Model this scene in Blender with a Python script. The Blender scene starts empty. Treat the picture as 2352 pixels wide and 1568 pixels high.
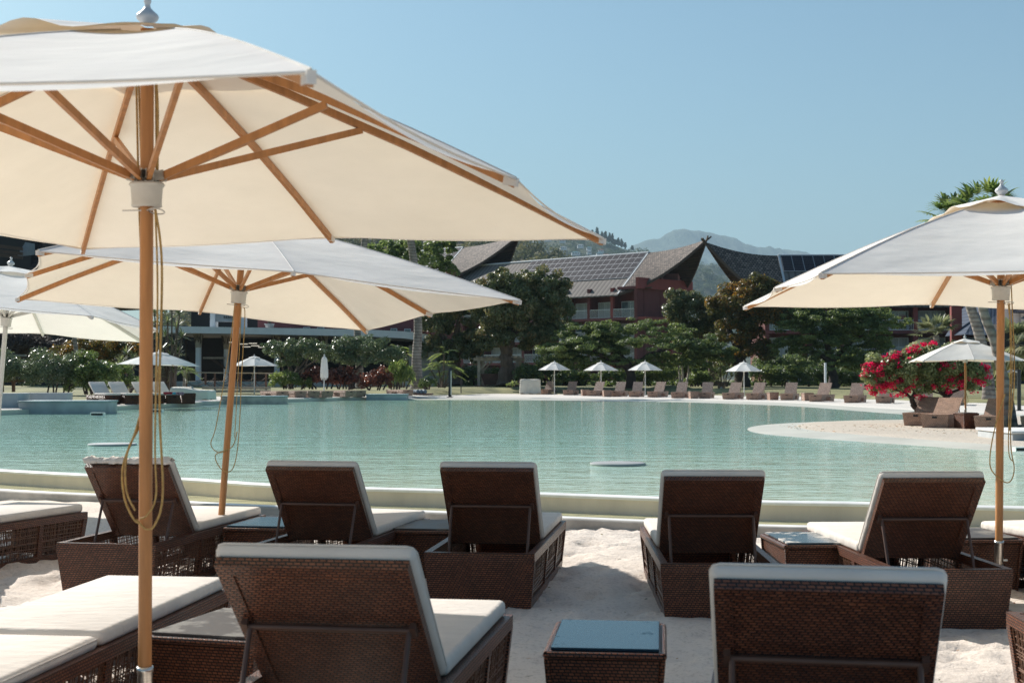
import bpy, bmesh, math, random
import numpy as np
from mathutils import Vector, Matrix
R = math.radians
random.seed(7); RS = np.random.RandomState(11)
S = bpy.context.scene
COL = S.collection
# ------------------------------------------------------------------ camera geometry
F = 3267.0; H = 1.465; TH = math.atan(83 / F)
def at(px, py, Y):
    """world point at depth Y seen where the photograph (2352 px wide) has (px, py)"""
    v = (784 - py) / F; u = (px - 1176) / F
    y = math.cos(TH) - v * math.sin(TH); z = math.sin(TH) + v * math.cos(TH)
    return Vector((u / y * Y, Y, H + z / y * Y))
def gp(px, py, z):
    v = (784 - py) / F; u = (px - 1176) / F
    y = math.cos(TH) - v * math.sin(TH); zz = math.sin(TH) + v * math.cos(TH)
    k = (z - H) / zz
    return Vector((u * k, y * k, z))
# ------------------------------------------------------------------ object helpers
def tag(o, label=None, cat=None, group=None, kind=None):
    if label: o['label'] = label
    if cat: o['category'] = cat
    if group: o['group'] = group
    if kind: o['kind'] = kind
    return o
def empty(name, loc, rz=0.0, label=None, cat=None, group=None):
    o = bpy.data.objects.new(name, None); COL.objects.link(o)
    o.empty_display_size = 0.1
    o.location = loc; o.rotation_euler = (0, 0, rz)
    return tag(o, label, cat, group)
def kids(o): return [c for c in COL.objects if c.parent == o]
def copy_tree(o, parent=None):
    c = o.copy(); COL.objects.link(c); c.parent = parent
    for ch in kids(o): copy_tree(ch, c)
    return c
class MB:
    """collects geometry, then links it as ONE mesh object"""
    def __init__(s): s.v = []; s.f = []; s.uv = []; s.sm = []; s.mi = []; s.cm = 0
    def add(s, vs, fs, smooth=False, uvs=None):
        n = len(s.v); s.v += [tuple(p) for p in vs]
        for k, q in enumerate(fs):
            s.f.append([n + i for i in q]); s.sm.append(smooth); s.mi.append(s.cm)
            s.uv.append(None if uvs is None else [uvs[i] for i in q])
    def box(s, c, d, M=None):
        x, y, z = d[0] / 2, d[1] / 2, d[2] / 2; c = Vector(c)
        vs = [c + Vector((a * x, b * y, e * z)) for e in (-1, 1) for b in (-1, 1) for a in (-1, 1)]
        if M is not None: vs = [M @ p for p in vs]
        s.add(vs, [(0, 2, 3, 1), (4, 5, 7, 6), (0, 1, 5, 4), (2, 6, 7, 3), (0, 4, 6, 2), (1, 3, 7, 5)])
    def bb(s, x0, x1, y0, y1, z0, z1): s.box(((x0 + x1) / 2, (y0 + y1) / 2, (z0 + z1) / 2), (x1 - x0, y1 - y0, z1 - z0))
    def hexa(s, a, b):
        """two quads (each 4 points, same order) joined as a solid"""
        s.add(list(a) + list(b), [(3, 2, 1, 0), (4, 5, 6, 7), (0, 1, 5, 4), (1, 2, 6, 5), (2, 3, 7, 6), (3, 0, 4, 7)])
    def beam(s, p, q, w, h, up=(0, 0, 1)):
        p = Vector(p); q = Vector(q); d = (q - p).normalized(); u = Vector(up)
        r = d.cross(u)
        if r.length < 1e-5: r = d.cross(Vector((1, 0, 0)))
        r.normalize(); u = r.cross(d)
        o = [r * (a * w / 2) + u * (b * h / 2) for a, b in ((-1, -1), (1, -1), (1, 1), (-1, 1))]
        s.hexa([p + k for k in o], [q + k for k in o])
    def tube(s, pts, rad, n=8, cap=True):
        pts = [Vector(p) for p in pts]
        if not hasattr(rad, '__len__'): rad = [rad] * len(pts)
        vs = []; fs = []; prev = None
        for i, p in enumerate(pts):
            d = (pts[min(i + 1, len(pts) - 1)] - pts[max(i - 1, 0)])
            d = d.normalized() if d.length > 1e-9 else Vector((0, 0, 1))
            if prev is None:
                a = d.cross(Vector((0, 0, 1)))
                if a.length < 1e-3: a = d.cross(Vector((1, 0, 0)))
            else: a = prev - d * prev.dot(d)
            a.normalize(); prev = a; b = d.cross(a)
            for k in range(n):
                t = 2 * math.pi * k / n
                vs.append(p + a * (math.cos(t) * rad[i]) + b * (math.sin(t) * rad[i]))
        for i in range(len(pts) - 1):
            for k in range(n):
                k2 = (k + 1) % n
                fs.append((i * n + k, i * n + k2, (i + 1) * n + k2, (i + 1) * n + k))
        s.add(vs, fs, True)
        if cap:
            m = len(pts) - 1
            s.add(vs[:n], [tuple(range(n))[::-1]]); s.add(vs[m * n:], [tuple(range(n))])
    def lathe(s, prof, c=(0, 0, 0), n=16):
        c = Vector(c); vs = []; fs = []
        for r, z in prof:
            for k in range(n):
                t = 2 * math.pi * k / n; vs.append(c + Vector((r * math.cos(t), r * math.sin(t), z)))
        for i in range(len(prof) - 1):
            for k in range(n):
                k2 = (k + 1) % n; fs.append((i * n + k, i * n + k2, (i + 1) * n + k2, (i + 1) * n + k))
        s.add(vs, fs, True)
    def grid(s, P, smooth=True, uv=None):
        m = len(P); n = len(P[0]); vs = [p for row in P for p in row]
        uvs = None if uv is None else [u for row in uv for u in row]
        fs = [(i * n + j, i * n + j + 1, (i + 1) * n + j + 1, (i + 1) * n + j) for i in range(m - 1) for j in range(n - 1)]
        s.add(vs, fs, smooth, uvs)
    def rbox(s, c, d, r, M=None, seg=3, smooth=True):
        bm = bmesh.new(); bmesh.ops.create_cube(bm, size=1.0)
        for v in bm.verts: v.co = Vector((v.co.x * d[0], v.co.y * d[1], v.co.z * d[2])) + Vector(c)
        bmesh.ops.bevel(bm, geom=bm.edges[:], offset=r, segments=seg, profile=0.5, affect='EDGES')
        bm.verts.index_update()
        vs = [(M @ v.co) if M is not None else v.co.copy() for v in bm.verts]
        s.add(vs, [[v.index for v in f.verts] for f in bm.faces], smooth); bm.free()
    def build(s, name, m, parent=None, loc=None):
        me = bpy.data.meshes.new(name); me.from_pydata(s.v, [], s.f)
        ms = m if isinstance(m, (list, tuple)) else [m]
        for k in ms: me.materials.append(k)
        me.update()
        me.polygons.foreach_set('use_smooth', s.sm)
        if len(ms) > 1: me.polygons.foreach_set('material_index', s.mi)
        uvl = me.uv_layers.new(name='UVMap'); data = []
        vv = s.v
        for poly, q, u in zip(me.polygons, s.f, s.uv):
            if u is not None:
                for k in u: data += [k[0], k[1]]
            else:
                nx, ny, nz = (abs(k) for k in poly.normal)
                a, b = (0, 1) if nz >= nx and nz >= ny else ((1, 2) if nx >= ny else (0, 2))
                for i in q: data += [vv[i][a], vv[i][b]]
        uvl.data.foreach_set('uv', data)
        o = bpy.data.objects.new(name, me); COL.objects.link(o)
        if parent is not None: o.parent = parent
        if loc is not None: o.location = loc
        return o
# ------------------------------------------------------------------ materials
def newmat(name):
    m = bpy.data.materials.new(name); m.use_nodes = True
    nt = m.node_tree; b = nt.nodes['Principled BSDF']; return m, nt, b
def ramp(nt, fac, stops):
    r = nt.nodes.new('ShaderNodeValToRGB'); e = r.color_ramp.elements
    while len(e) < len(stops): e.new(0.5)
    for k, (p, c) in zip(e, stops): k.position = p; k.color = (*c, 1)
    nt.links.new(fac, r.inputs[0]); return r.outputs[0]
def noise(nt, vec, scale, detail=4, rough=0.55):
    n = nt.nodes.new('ShaderNodeTexNoise'); n.inputs['Scale'].default_value = scale
    n.inputs['Detail'].default_value = detail; n.inputs['Roughness'].default_value = rough
    if vec is not None: nt.links.new(vec, n.inputs['Vector'])
    return n
def coords(nt, which='Object', scale=None):
    t = nt.nodes.new('ShaderNodeTexCoord'); o = t.outputs[which]
    if scale is not None:
        mp = nt.nodes.new('ShaderNodeMapping'); mp.inputs['Scale'].default_value = scale
        nt.links.new(o, mp.inputs['Vector']); o = mp.outputs[0]
    return o
def bump(nt, b, height, strength=0.3, dist=0.01, normal=None):
    k = nt.nodes.new('ShaderNodeBump'); k.inputs['Strength'].default_value = strength; k.inputs['Distance'].default_value = dist
    nt.links.new(height, k.inputs['Height'])
    if normal is not None: nt.links.new(normal, k.inputs['Normal'])
    nt.links.new(k.outputs[0], b.inputs['Normal']); return k.outputs[0]
def simple(name, c, rough=0.6, var=0.25, scale=3.0, bstr=0.15, bdist=0.01, metal=0.0, detail=5, stretch=None, c2=None, spec=None, bscale=None):
    m, nt, b = newmat(name); co = coords(nt, 'Object', stretch)
    n = noise(nt, co, scale, detail)
    lo = tuple(k * (1 - var) for k in c); hi = tuple(min(1, k * (1 + var)) for k in (c2 or c))
    nt.links.new(ramp(nt, n.outputs['Fac'], [(0.3, lo), (0.7, hi)]), b.inputs['Base Color'])
    b.inputs['Roughness'].default_value = rough; b.inputs['Metallic'].default_value = metal
    if spec is not None: b.inputs['Specular IOR Level'].default_value = spec
    if bstr: 
        n2 = noise(nt, co, bscale or scale * 4, 4); bump(nt, b, n2.outputs['Fac'], bstr, bdist)
    return m
def wicker_mat(name, c1, c2, gap=(0.012, 0.006, 0.004), w=0.024, h=0.0130, mort=0.0034, rough=0.36, skew=0.32):
    m, nt, b = newmat(name); uv = coords(nt, 'UV')
    n0 = noise(nt, uv, 40, 2)
    sp = nt.nodes.new('ShaderNodeSeparateXYZ'); nt.links.new(uv, sp.inputs[0]); ma = nt.nodes.new('ShaderNodeMath'); ma.operation = 'MULTIPLY_ADD'; ma.inputs[1].default_value = skew
    nt.links.new(sp.outputs['Y'], ma.inputs[0]); nt.links.new(sp.outputs['X'], ma.inputs[2]); cb = nt.nodes.new('ShaderNodeCombineXYZ'); nt.links.new(ma.outputs[0], cb.inputs['X']); nt.links.new(sp.outputs['Y'], cb.inputs['Y'])
    mx = nt.nodes.new('ShaderNodeMixRGB'); mx.blend_type = 'ADD'; mx.inputs[0].default_value = 0.003
    nt.links.new(cb.outputs[0], mx.inputs[1]); nt.links.new(n0.outputs['Color'], mx.inputs[2])
    br = nt.nodes.new('ShaderNodeTexBrick'); nt.links.new(mx.outputs[0], br.inputs['Vector'])
    br.offset = 0.5; br.squash = 1.0
    br.inputs['Color1'].default_value = (*c1, 1); br.inputs['Color2'].default_value = (*c2, 1); br.inputs['Mortar'].default_value = (*gap, 1)
    br.inputs['Scale'].default_value = 1; br.inputs['Mortar Size'].default_value = mort; br.inputs['Mortar Smooth'].default_value = 0.6
    br.inputs['Brick Width'].default_value = w; br.inputs['Row Height'].default_value = h; br.inputs['Bias'].default_value = 0.0
    n1 = noise(nt, uv, 6, 4)
    m2 = nt.nodes.new('ShaderNodeMixRGB'); m2.blend_type = 'MULTIPLY'; m2.inputs[0].default_value = 0.6
    nt.links.new(br.outputs['Color'], m2.inputs[1])
    nt.links.new(ramp(nt, n1.outputs['Fac'], [(0.3, (0.55, 0.55, 0.55)), (0.7, (1.2, 1.15, 1.1))]), m2.inputs[2])
    nt.links.new(m2.outputs[0], b.inputs['Base Color'])
    b.inputs['Roughness'].default_value = rough
    inv = nt.nodes.new('ShaderNodeMath'); inv.operation = 'SUBTRACT'; inv.inputs[0].default_value = 1
    nt.links.new(br.outputs['Fac'], inv.inputs[1])
    bump(nt, b, inv.outputs[0], 0.9, 0.006)
    return m
def fabric_mat(name, c, trans, tw, weave=900, var=0.06):
    """sun cloth: diffuse plus light passing through"""
    m, nt, b = newmat(name); co = coords(nt, 'Object')
    n = noise(nt, co, 2.2, 5)
    col = ramp(nt, n.outputs['Fac'], [(0.3, tuple(k * (1 - var) for k in c)), (0.7, tuple(min(1, k * (1 + var)) for k in c))])
    nt.links.new(col, b.inputs['Base Color']); b.inputs['Roughness'].default_value = 0.9; b.inputs['Specular IOR Level'].default_value = 0.15
    n2 = noise(nt, coords(nt, 'Object', (1, 1, 3)), 1.6, 3)
    nb = bump(nt, b, n2.outputs['Fac'], 0.35, 0.06)
    t = nt.nodes.new('ShaderNodeBsdfTranslucent'); t.inputs[0].default_value = (*trans, 1); nt.links.new(nb, t.inputs['Normal'])
    mx = nt.nodes.new('ShaderNodeMixShader'); mx.inputs[0].default_value = tw
    nt.links.new(b.outputs[0], mx.inputs[1]); nt.links.new(t.outputs[0], mx.inputs[2])
    nt.links.new(mx.outputs[0], nt.nodes['Material Output'].inputs[0])
    return m
def leaf_mat(name, stops, rough=0.45, tw=0.28, spec=0.5):
    stops = [(p, tuple(min(.9, k * 1.55) for k in c)) for p, c in stops]; tw = min(.5, tw * 1.6); spec *= .85; rough = rough * .8 + .08
    m, nt, b = newmat(name)
    a = nt.nodes.new('ShaderNodeAttribute'); a.attribute_name = 'tone'
    col = ramp(nt, a.outputs['Fac'], stops)
    nt.links.new(col, b.inputs['Base Color']); b.inputs['Roughness'].default_value = rough; b.inputs['Specular IOR Level'].default_value = spec
    t = nt.nodes.new('ShaderNodeBsdfTranslucent')
    hs = nt.nodes.new('ShaderNodeHueSaturation'); hs.inputs['Value'].default_value = 1.7; hs.inputs['Saturation'].default_value = 1.1
    nt.links.new(col, hs.inputs['Color']); nt.links.new(hs.outputs[0], t.inputs[0])
    mx = nt.nodes.new('ShaderNodeMixShader'); mx.inputs[0].default_value = tw
    nt.links.new(b.outputs[0], mx.inputs[1]); nt.links.new(t.outputs[0], mx.inputs[2])
    nt.links.new(mx.outputs[0], nt.nodes['Material Output'].inputs[0])
    return m
M = {}
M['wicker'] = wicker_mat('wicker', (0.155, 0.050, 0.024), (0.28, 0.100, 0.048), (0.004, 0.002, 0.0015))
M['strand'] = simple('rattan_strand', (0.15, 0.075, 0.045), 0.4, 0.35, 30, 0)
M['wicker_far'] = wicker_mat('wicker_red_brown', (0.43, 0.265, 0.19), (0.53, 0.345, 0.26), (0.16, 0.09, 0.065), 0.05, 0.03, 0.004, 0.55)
M['bar'] = simple('brown_metal', (0.10, 0.05, 0.035), 0.5, 0.2, 8, 0)
M['cushion'] = simple('cushion_cloth', (0.67, 0.615, 0.56), 0.92, 0.06, 4, 0.55, 0.022, spec=0.1, bscale=7, stretch=(1, 2.2, 1))
M['wood'] = simple('oiled_wood', (0.47, 0.21, 0.072), 0.42, 0.18, 5, 0.08, 0.002, stretch=(6, 6, 0.7))
M['canopy'] = fabric_mat('cream_canopy', (0.89, 0.87, 0.835), (0.87, 0.71, 0.48), 0.25)
M['canopy_cap'] = fabric_mat('cream_canopy_cap', (0.86, 0.835, 0.79), (0.85, 0.60, 0.34), 0.14)
M['canopy_white'] = fabric_mat('white_canopy', (0.86, 0.855, 0.84), (0.84, 0.80, 0.72), 0.30)
M['white_metal'] = simple('white_powder_coat', (0.62, 0.61, 0.58), 0.4, 0.06, 6, 0)
M['steel'] = simple('brushed_steel', (0.55, 0.54, 0.52), 0.28, 0.15, 20, 0.05, 0.001, metal=1.0, stretch=(1, 1, 8))
M['hub'] = simple('hub_plastic', (0.60, 0.58, 0.53), 0.45, 0.06, 12, 0.03, 0.002)
M['finial'] = simple('painted_finial', (0.55, 0.55, 0.56), 0.35, 0.08, 10, 0)
M['cord'] = simple('hemp_cord', (0.42, 0.27, 0.10), 0.8, 0.3, 60, 0.4, 0.002)
M['cord_pale'] = simple('pale_cord', (0.50, 0.42, 0.30), 0.8, 0.2, 60, 0.3, 0.002)
def tabletop(name, c, patch, amt, rough):
    m, nt, b = newmat(name); co = coords(nt, 'Object')
    n = noise(nt, co, 7, 6, 0.65)
    nt.links.new(ramp(nt, n.outputs['Fac'], [(amt, c), (amt + 0.07, patch)]), b.inputs['Base Color'])
    n2 = noise(nt, co, 60, 3)
    nt.links.new(ramp(nt, n.outputs['Fac'], [(amt, (rough,) * 3), (amt + 0.08, (0.8,) * 3)]), b.inputs['Roughness'])
    bump(nt, b, n2.outputs['Fac'], 0.05, 0.002); b.inputs['Specular IOR Level'].default_value = 0.16
    return m
M['top_blue'] = tabletop('dark_glass_top', (0.014, 0.042, 0.068), (0.02, 0.052, 0.08), 0.62, 0.2)
M['top_worn'] = tabletop('worn_grey_top', (0.085, 0.075, 0.07), (0.19, 0.18, 0.165), 0.50, 0.45)
M['top_chip'] = tabletop('chipped_blue_top', (0.055, 0.08, 0.10), (0.55, 0.52, 0.48), 0.53, 0.2)
def sand_mat(name, c, bs=0.9):
    m, nt, b = newmat(name); co = coords(nt, 'Object')
    n = noise(nt, co, 0.9, 6); n3 = noise(nt, co, 35, 4, 0.7)
    mx = nt.nodes.new('ShaderNodeMath'); mx.operation = 'ADD'; mx.inputs[1].default_value = 0
    s = nt.nodes.new('ShaderNodeMixRGB'); s.blend_type = 'MULTIPLY'; s.inputs[0].default_value = 1
    nt.links.new(ramp(nt, n.outputs['Fac'], [(0.3, tuple(k * 0.9 for k in c)), (0.7, c)]), s.inputs[1])
    nt.links.new(ramp(nt, n3.outputs['Fac'], [(0.28, (0.72, 0.70, 0.68)), (0.5, (1, 1, 1))]), s.inputs[2])
    nt.links.new(s.outputs[0], b.inputs['Base Color']); b.inputs['Roughness'].default_value = 0.95; b.inputs['Specular IOR Level'].default_value = 0.1
    n2 = noise(nt, co, 14, 8, 0.65); k1 = bump(nt, b, n2.outputs['Fac'], bs, 0.03)
    return m
M['sand'] = sand_mat('coral_sand', (0.76, 0.665, 0.58), 0.55)
M['sand_far'] = sand_mat('far_sand', (0.72, 0.67, 0.61), 0.6)
M['sand_tan'] = sand_mat('tan_sand', (0.62, 0.54, 0.45), 0.8)
M['concrete'] = simple('grey_concrete', (0.40, 0.37, 0.33), 0.85, 0.3, 2.5, 0.4, 0.01, detail=8)
M['coping'] = simple('white_coping', (0.74, 0.72, 0.69), 0.6, 0.16, 2.5, 0.2, 0.006, detail=9)
M['wall_beige'] = simple('beige_pool_wall', (0.64, 0.555, 0.455), 0.75, 0.13, 1.6, 0.15, 0.008, detail=9, stretch=(1.5, 1.5, .5))
M['apron'] = simple('pale_pool_apron', (0.56, 0.53, 0.45), 0.5, 0.12, 0.7, 0.05, 0.004)
M['stone'] = simple('pale_stone', (0.36, 0.37, 0.37), 0.8, 0.25, 1.2, 0.3, 0.01, detail=8)
M['stone_top'] = simple('teal_stone', (0.28, 0.36, 0.37), 0.6, 0.2, 2, 0.2, 0.01)
M['grass'] = simple('lawn_grass', (0.095, 0.115, 0.038), 0.9, 0.45, 0.5, 0.5, 0.05, detail=8, c2=(0.24, 0.22, 0.10), bscale=25)
M['soil'] = simple('dark_soil', (0.10, 0.08, 0.06), 0.95, 0.3, 1, 0.3, 0.03)
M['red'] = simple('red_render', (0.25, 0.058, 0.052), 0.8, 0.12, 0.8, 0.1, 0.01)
M['red_dark'] = simple('dark_and_shaded_red_render', (0.13, 0.034, 0.032), 0.8, 0.15, 0.8, 0.1, 0.01)  # dark red walls, and the shaded tone of the red columns
M['pink'] = simple('pink_render', (0.46, 0.24, 0.25), 0.8, 0.12, 0.8, 0.1, 0.01)
M['maroon'] = simple('maroon_panel', (0.15, 0.042, 0.044), 0.7, 0.15, 0.6, 0.05, 0.01)
M['white_paint'] = simple('white_paint', (0.66, 0.67, 0.68), 0.5, 0.05, 2, 0)
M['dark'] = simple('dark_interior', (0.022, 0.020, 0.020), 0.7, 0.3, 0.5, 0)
M['dark_wood'] = simple('dark_timber', (0.075, 0.048, 0.036), 0.7, 0.3, 2, 0.2, 0.01, stretch=(1, 1, 6))
M['deck_wood'] = simple('red_brown_timber', (0.15, 0.075, 0.055), 0.7, 0.3, 2, 0.2, 0.01)
M['pale_wood'] = simple('weathered_timber', (0.40, 0.34, 0.27), 0.8, 0.25, 3, 0.2, 0.01)
M['black'] = simple('black_metal', (0.02, 0.02, 0.022), 0.4, 0.2, 4, 0)
M['tarp'] = simple('cream_tarpaulin', (0.66, 0.62, 0.54), 0.8, 0.10, 1.5, 0.5, 0.06)
M['glass'] = simple('window_glass', (0.12, 0.15, 0.16), 0.08, 0.5, 0.8, 0, spec=0.8)
M['curtain'] = simple('sheer_curtain', (0.42, 0.43, 0.40), 0.9, 0.25, 1.2, 0.3, 0.05, stretch=(6, 6, 0.3))
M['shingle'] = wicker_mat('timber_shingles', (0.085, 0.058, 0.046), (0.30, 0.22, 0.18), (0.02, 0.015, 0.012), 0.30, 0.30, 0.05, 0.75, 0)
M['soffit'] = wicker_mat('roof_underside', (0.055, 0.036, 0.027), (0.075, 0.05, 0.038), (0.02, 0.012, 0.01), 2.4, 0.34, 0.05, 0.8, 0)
def ribbed(name, c, pitch, dark=0.55):
    m, nt, b = newmat(name); uv = coords(nt, 'UV')
    w = nt.nodes.new('ShaderNodeTexWave'); w.wave_type = 'BANDS'; w.bands_direction = 'X'; w.wave_profile = 'SIN'
    w.inputs['Scale'].default_value = 0.314 / pitch
    nt.links.new(uv, w.inputs['Vector'])
    n = noise(nt, uv, 0.6, 4)
    s = nt.nodes.new('ShaderNodeMixRGB'); s.blend_type = 'MULTIPLY'; s.inputs[0].default_value = 1
    nt.links.new(ramp(nt, w.outputs['Fac'], [(0.0, (dark,) * 3), (0.35, (1, 1, 1))]), s.inputs[1])
    nt.links.new(ramp(nt, n.outputs['Fac'], [(0.3, tuple(k * 0.85 for k in c)), (0.7, c)]), s.inputs[2])
    nt.links.new(s.outputs[0], b.inputs['Base Color']); b.inputs['Roughness'].default_value = 0.75; b.inputs['Specular IOR Level'].default_value = 0.2
    bump(nt, b, w.outputs['Fac'], 0.5, 0.03); return m
M['metal_roof'] = ribbed('ribbed_metal_roof', (0.20, 0.175, 0.16), 0.7, 0.5)
M['blue_roof'] = ribbed('slate_blue_metal', (0.055, 0.075, 0.115), 0.4)
def solar():
    m, nt, b = newmat('solar_cells'); uv = coords(nt, 'UV')
    br = nt.nodes.new('ShaderNodeTexBrick'); br.offset = 0; nt.links.new(uv, br.inputs['Vector'])
    br.inputs['Color1'].default_value = (0.026, 0.023, 0.030, 1); br.inputs['Color2'].default_value = (0.038, 0.034, 0.042, 1); br.inputs['Mortar'].default_value = (0.07, 0.065, 0.075, 1)
    br.inputs['Scale'].default_value = 1; br.inputs['Brick Width'].default_value = 0.165; br.inputs['Row Height'].default_value = 0.165; br.inputs['Mortar Size'].default_value = 0.012
    nt.links.new(br.outputs['Color'], b.inputs['Base Color']); b.inputs['Roughness'].default_value = 0.6; b.inputs['Specular IOR Level'].default_value = 0.06; return m
M['solar'] = solar()
def water_mat(name, near, far, y0, y1, rough=0.04):
    m, nt, b = newmat(name)
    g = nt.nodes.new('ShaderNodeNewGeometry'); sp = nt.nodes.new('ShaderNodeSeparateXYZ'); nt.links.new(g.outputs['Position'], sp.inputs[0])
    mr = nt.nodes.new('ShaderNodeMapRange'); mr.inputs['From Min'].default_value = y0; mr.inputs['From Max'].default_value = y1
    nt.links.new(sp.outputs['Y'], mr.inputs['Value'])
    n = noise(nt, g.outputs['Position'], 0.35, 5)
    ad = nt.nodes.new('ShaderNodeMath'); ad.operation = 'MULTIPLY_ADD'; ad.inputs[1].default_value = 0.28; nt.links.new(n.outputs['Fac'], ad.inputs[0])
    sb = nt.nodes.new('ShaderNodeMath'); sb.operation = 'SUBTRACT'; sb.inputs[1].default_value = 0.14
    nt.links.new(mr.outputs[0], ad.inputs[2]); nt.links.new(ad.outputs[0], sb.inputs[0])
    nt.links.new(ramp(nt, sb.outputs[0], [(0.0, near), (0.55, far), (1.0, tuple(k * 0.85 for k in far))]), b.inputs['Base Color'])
    b.inputs['Roughness'].default_value = rough; b.inputs['IOR'].default_value = 1.33
    mp = nt.nodes.new('ShaderNodeMapping'); mp.inputs['Scale'].default_value = (0.55, 1.5, 1); mp.inputs['Rotation'].default_value = (0, 0, R(8))
    nt.links.new(g.outputs['Position'], mp.inputs['Vector'])
    n1 = noise(nt, mp.outputs[0], 1.0, 3, 0.55); n2 = noise(nt, mp.outputs[0], 5.0, 2, 0.5)
    k = nt.nodes.new('ShaderNodeBump'); k.inputs['Strength'].default_value = 0.5; k.inputs['Distance'].default_value = 0.08; nt.links.new(n1.outputs['Fac'], k.inputs['Height'])
    bump(nt, b, n2.outputs['Fac'], 0.7, 0.030, k.outputs[0])
    return m
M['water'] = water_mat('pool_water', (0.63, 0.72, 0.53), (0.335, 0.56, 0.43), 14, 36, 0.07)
M['trough_water'] = water_mat('trough_water', (0.62, 0.57, 0.33), (0.62, 0.57, 0.33), 0, 100)
M['bark'] = simple('brown_bark', (0.12, 0.085, 0.065), 0.9, 0.4, 2, 0.6, 0.05, stretch=(3, 3, 0.6))
M['bark_dark'] = simple('dark_bark', (0.05, 0.035, 0.03), 0.9, 0.4, 3, 0.6, 0.03)
def palm_bark(name, c, ring):
    m, nt, b = newmat(name); co = coords(nt, 'Object')
    n = noise(nt, co, 2.2, 7, 0.65)
    w = nt.nodes.new('ShaderNodeTexWave'); w.bands_direction = 'Z'; w.inputs['Scale'].default_value = ring; w.inputs['Distortion'].default_value = 2; nt.links.new(co, w.inputs['Vector'])
    s = nt.nodes.new('ShaderNodeMixRGB'); s.blend_type = 'MULTIPLY'; s.inputs[0].default_value = 0.8
    nt.links.new(ramp(nt, n.outputs['Fac'], [(0.33, tuple(k * 0.4 for k in c)), (0.6, c)]), s.inputs[1])
    nt.links.new(ramp(nt, w.outputs['Fac'], [(0.1, (0.55, 0.5, 0.48)), (0.5, (1, 1, 1))]), s.inputs[2])
    nt.links.new(s.outputs[0], b.inputs['Base Color']); b.inputs['Roughness'].default_value = 0.9
    bump(nt, b, w.outputs['Fac'], 0.5, 0.03); return m
M['palm_bark'] = palm_bark('palm_bark', (0.34, 0.29, 0.25), 1.6)
M['pale_bark'] = simple('pale_bark', (0.46, 0.40, 0.33), 0.8, 0.2, 3, 0.2, 0.01)
lm = leaf_mat
M['lf_copper'] = lm('copper_leaves', [(0, (0.028, 0.040, 0.015)), (0.5, (0.078, 0.092, 0.036)), (0.8, (0.16, 0.135, 0.066)), (1, (0.29, 0.17, 0.075))], 0.36, 0.18, 0.6)
M['lf_orange'] = lm('orange_green_leaves', [(0, (0.03, 0.035, 0.012)), (0.5, (0.075, 0.07, 0.022)), (0.8, (0.17, 0.09, 0.024)), (1, (0.28, 0.12, 0.03))], 0.42, 0.25)
M['lf_feather'] = lm('feathery_leaves', [(0, (0.028, 0.044, 0.016)), (0.5, (0.08, 0.105, 0.036)), (1, (0.18, 0.20, 0.07))], 0.55, 0.25)
M['lf_gloss'] = lm('glossy_leaves', [(0, (0.024, 0.040, 0.018)), (0.5, (0.07, 0.092, 0.042)), (1, (0.17, 0.19, 0.10))], 0.30, 0.15, 0.7)
M['lf_hedge'] = lm('hedge_leaves', [(0, (0.030, 0.048, 0.016)), (0.5, (0.08, 0.108, 0.034)), (1, (0.19, 0.215, 0.07))], 0.38, 0.2, 0.6)
M['lf_light'] = lm('light_green_leaves', [(0, (0.045, 0.065, 0.022)), (0.5, (0.09, 0.12, 0.04)), (1, (0.16, 0.18, 0.07))], 0.45, 0.3)
M['lf_red'] = lm('red_leaves', [(0, (0.028, 0.014, 0.012)), (0.5, (0.085, 0.030, 0.020)), (0.85, (0.17, 0.055, 0.028)), (1, (0.25, 0.09, 0.04))], 0.36, 0.2, 0.6)
M['lf_palm'] = lm('palm_leaves', [(0, (0.05, 0.075, 0.025)), (0.5, (0.095, 0.125, 0.040)), (1, (0.19, 0.20, 0.07))], 0.40, 0.3)
M['lf_palm_pale'] = lm('pale_palm_leaves', [(0, (0.085, 0.095, 0.05)), (0.5, (0.15, 0.155, 0.085)), (1, (0.27, 0.24, 0.14))], 0.45, 0.25)
M['lf_spike'] = lm('spiky_leaves', [(0, (0.025, 0.038, 0.018)), (0.5, (0.06, 0.078, 0.033)), (1, (0.17, 0.18, 0.085))], 0.36, 0.2, 0.6)
M['lf_boug'] = lm('bougainvillea_leaves', [(0, (0.04, 0.058, 0.022)), (0.5, (0.13, 0.15, 0.065)), (1, (0.30, 0.29, 0.15))], 0.42, 0.2)
M['lf_flower'] = lm('pink_bracts', [(0, (0.24, 0.014, 0.042)), (0.5, (0.39, 0.026, 0.070)), (1, (0.50, 0.065, 0.13))], 0.6, 0.3, 0.2)
M['lf_thicket'] = lm('brown_thicket', [(0, (0.02, 0.016, 0.014)), (0.7, (0.06, 0.045, 0.038)), (1, (0.17, 0.14, 0.12))], 0.6, 0.1)
M['lf_hill'] = lm('hill_leaves', [(0, (0.035, 0.045, 0.018)), (0.5, (0.085, 0.085, 0.035)), (1, (0.15, 0.13, 0.06))], 0.7, 0.15, 0.2)
M['lf_hillg'] = lm('hill_green_leaves', [(0, (0.020, 0.034, 0.020)), (0.5, (0.05, 0.068, 0.035)), (1, (0.11, 0.11, 0.055))], 0.7, 0.15, 0.2)
M['hill_brown'] = simple('brown_hill', (0.12, 0.10, 0.05), 0.95, 0.4, 0.03, 0.9, 3.0, detail=10, bscale=0.2)
M['hill_green'] = simple('green_hill', (0.065, 0.075, 0.04), 0.95, 0.4, 0.02, 0.9, 4.0, detail=10, bscale=0.12)
M['mountain'] = simple('mountain_forest', (0.055, 0.090, 0.058), 0.95, 0.35, 0.002, 0.9, 30.0, detail=12, bscale=0.05)
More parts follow.
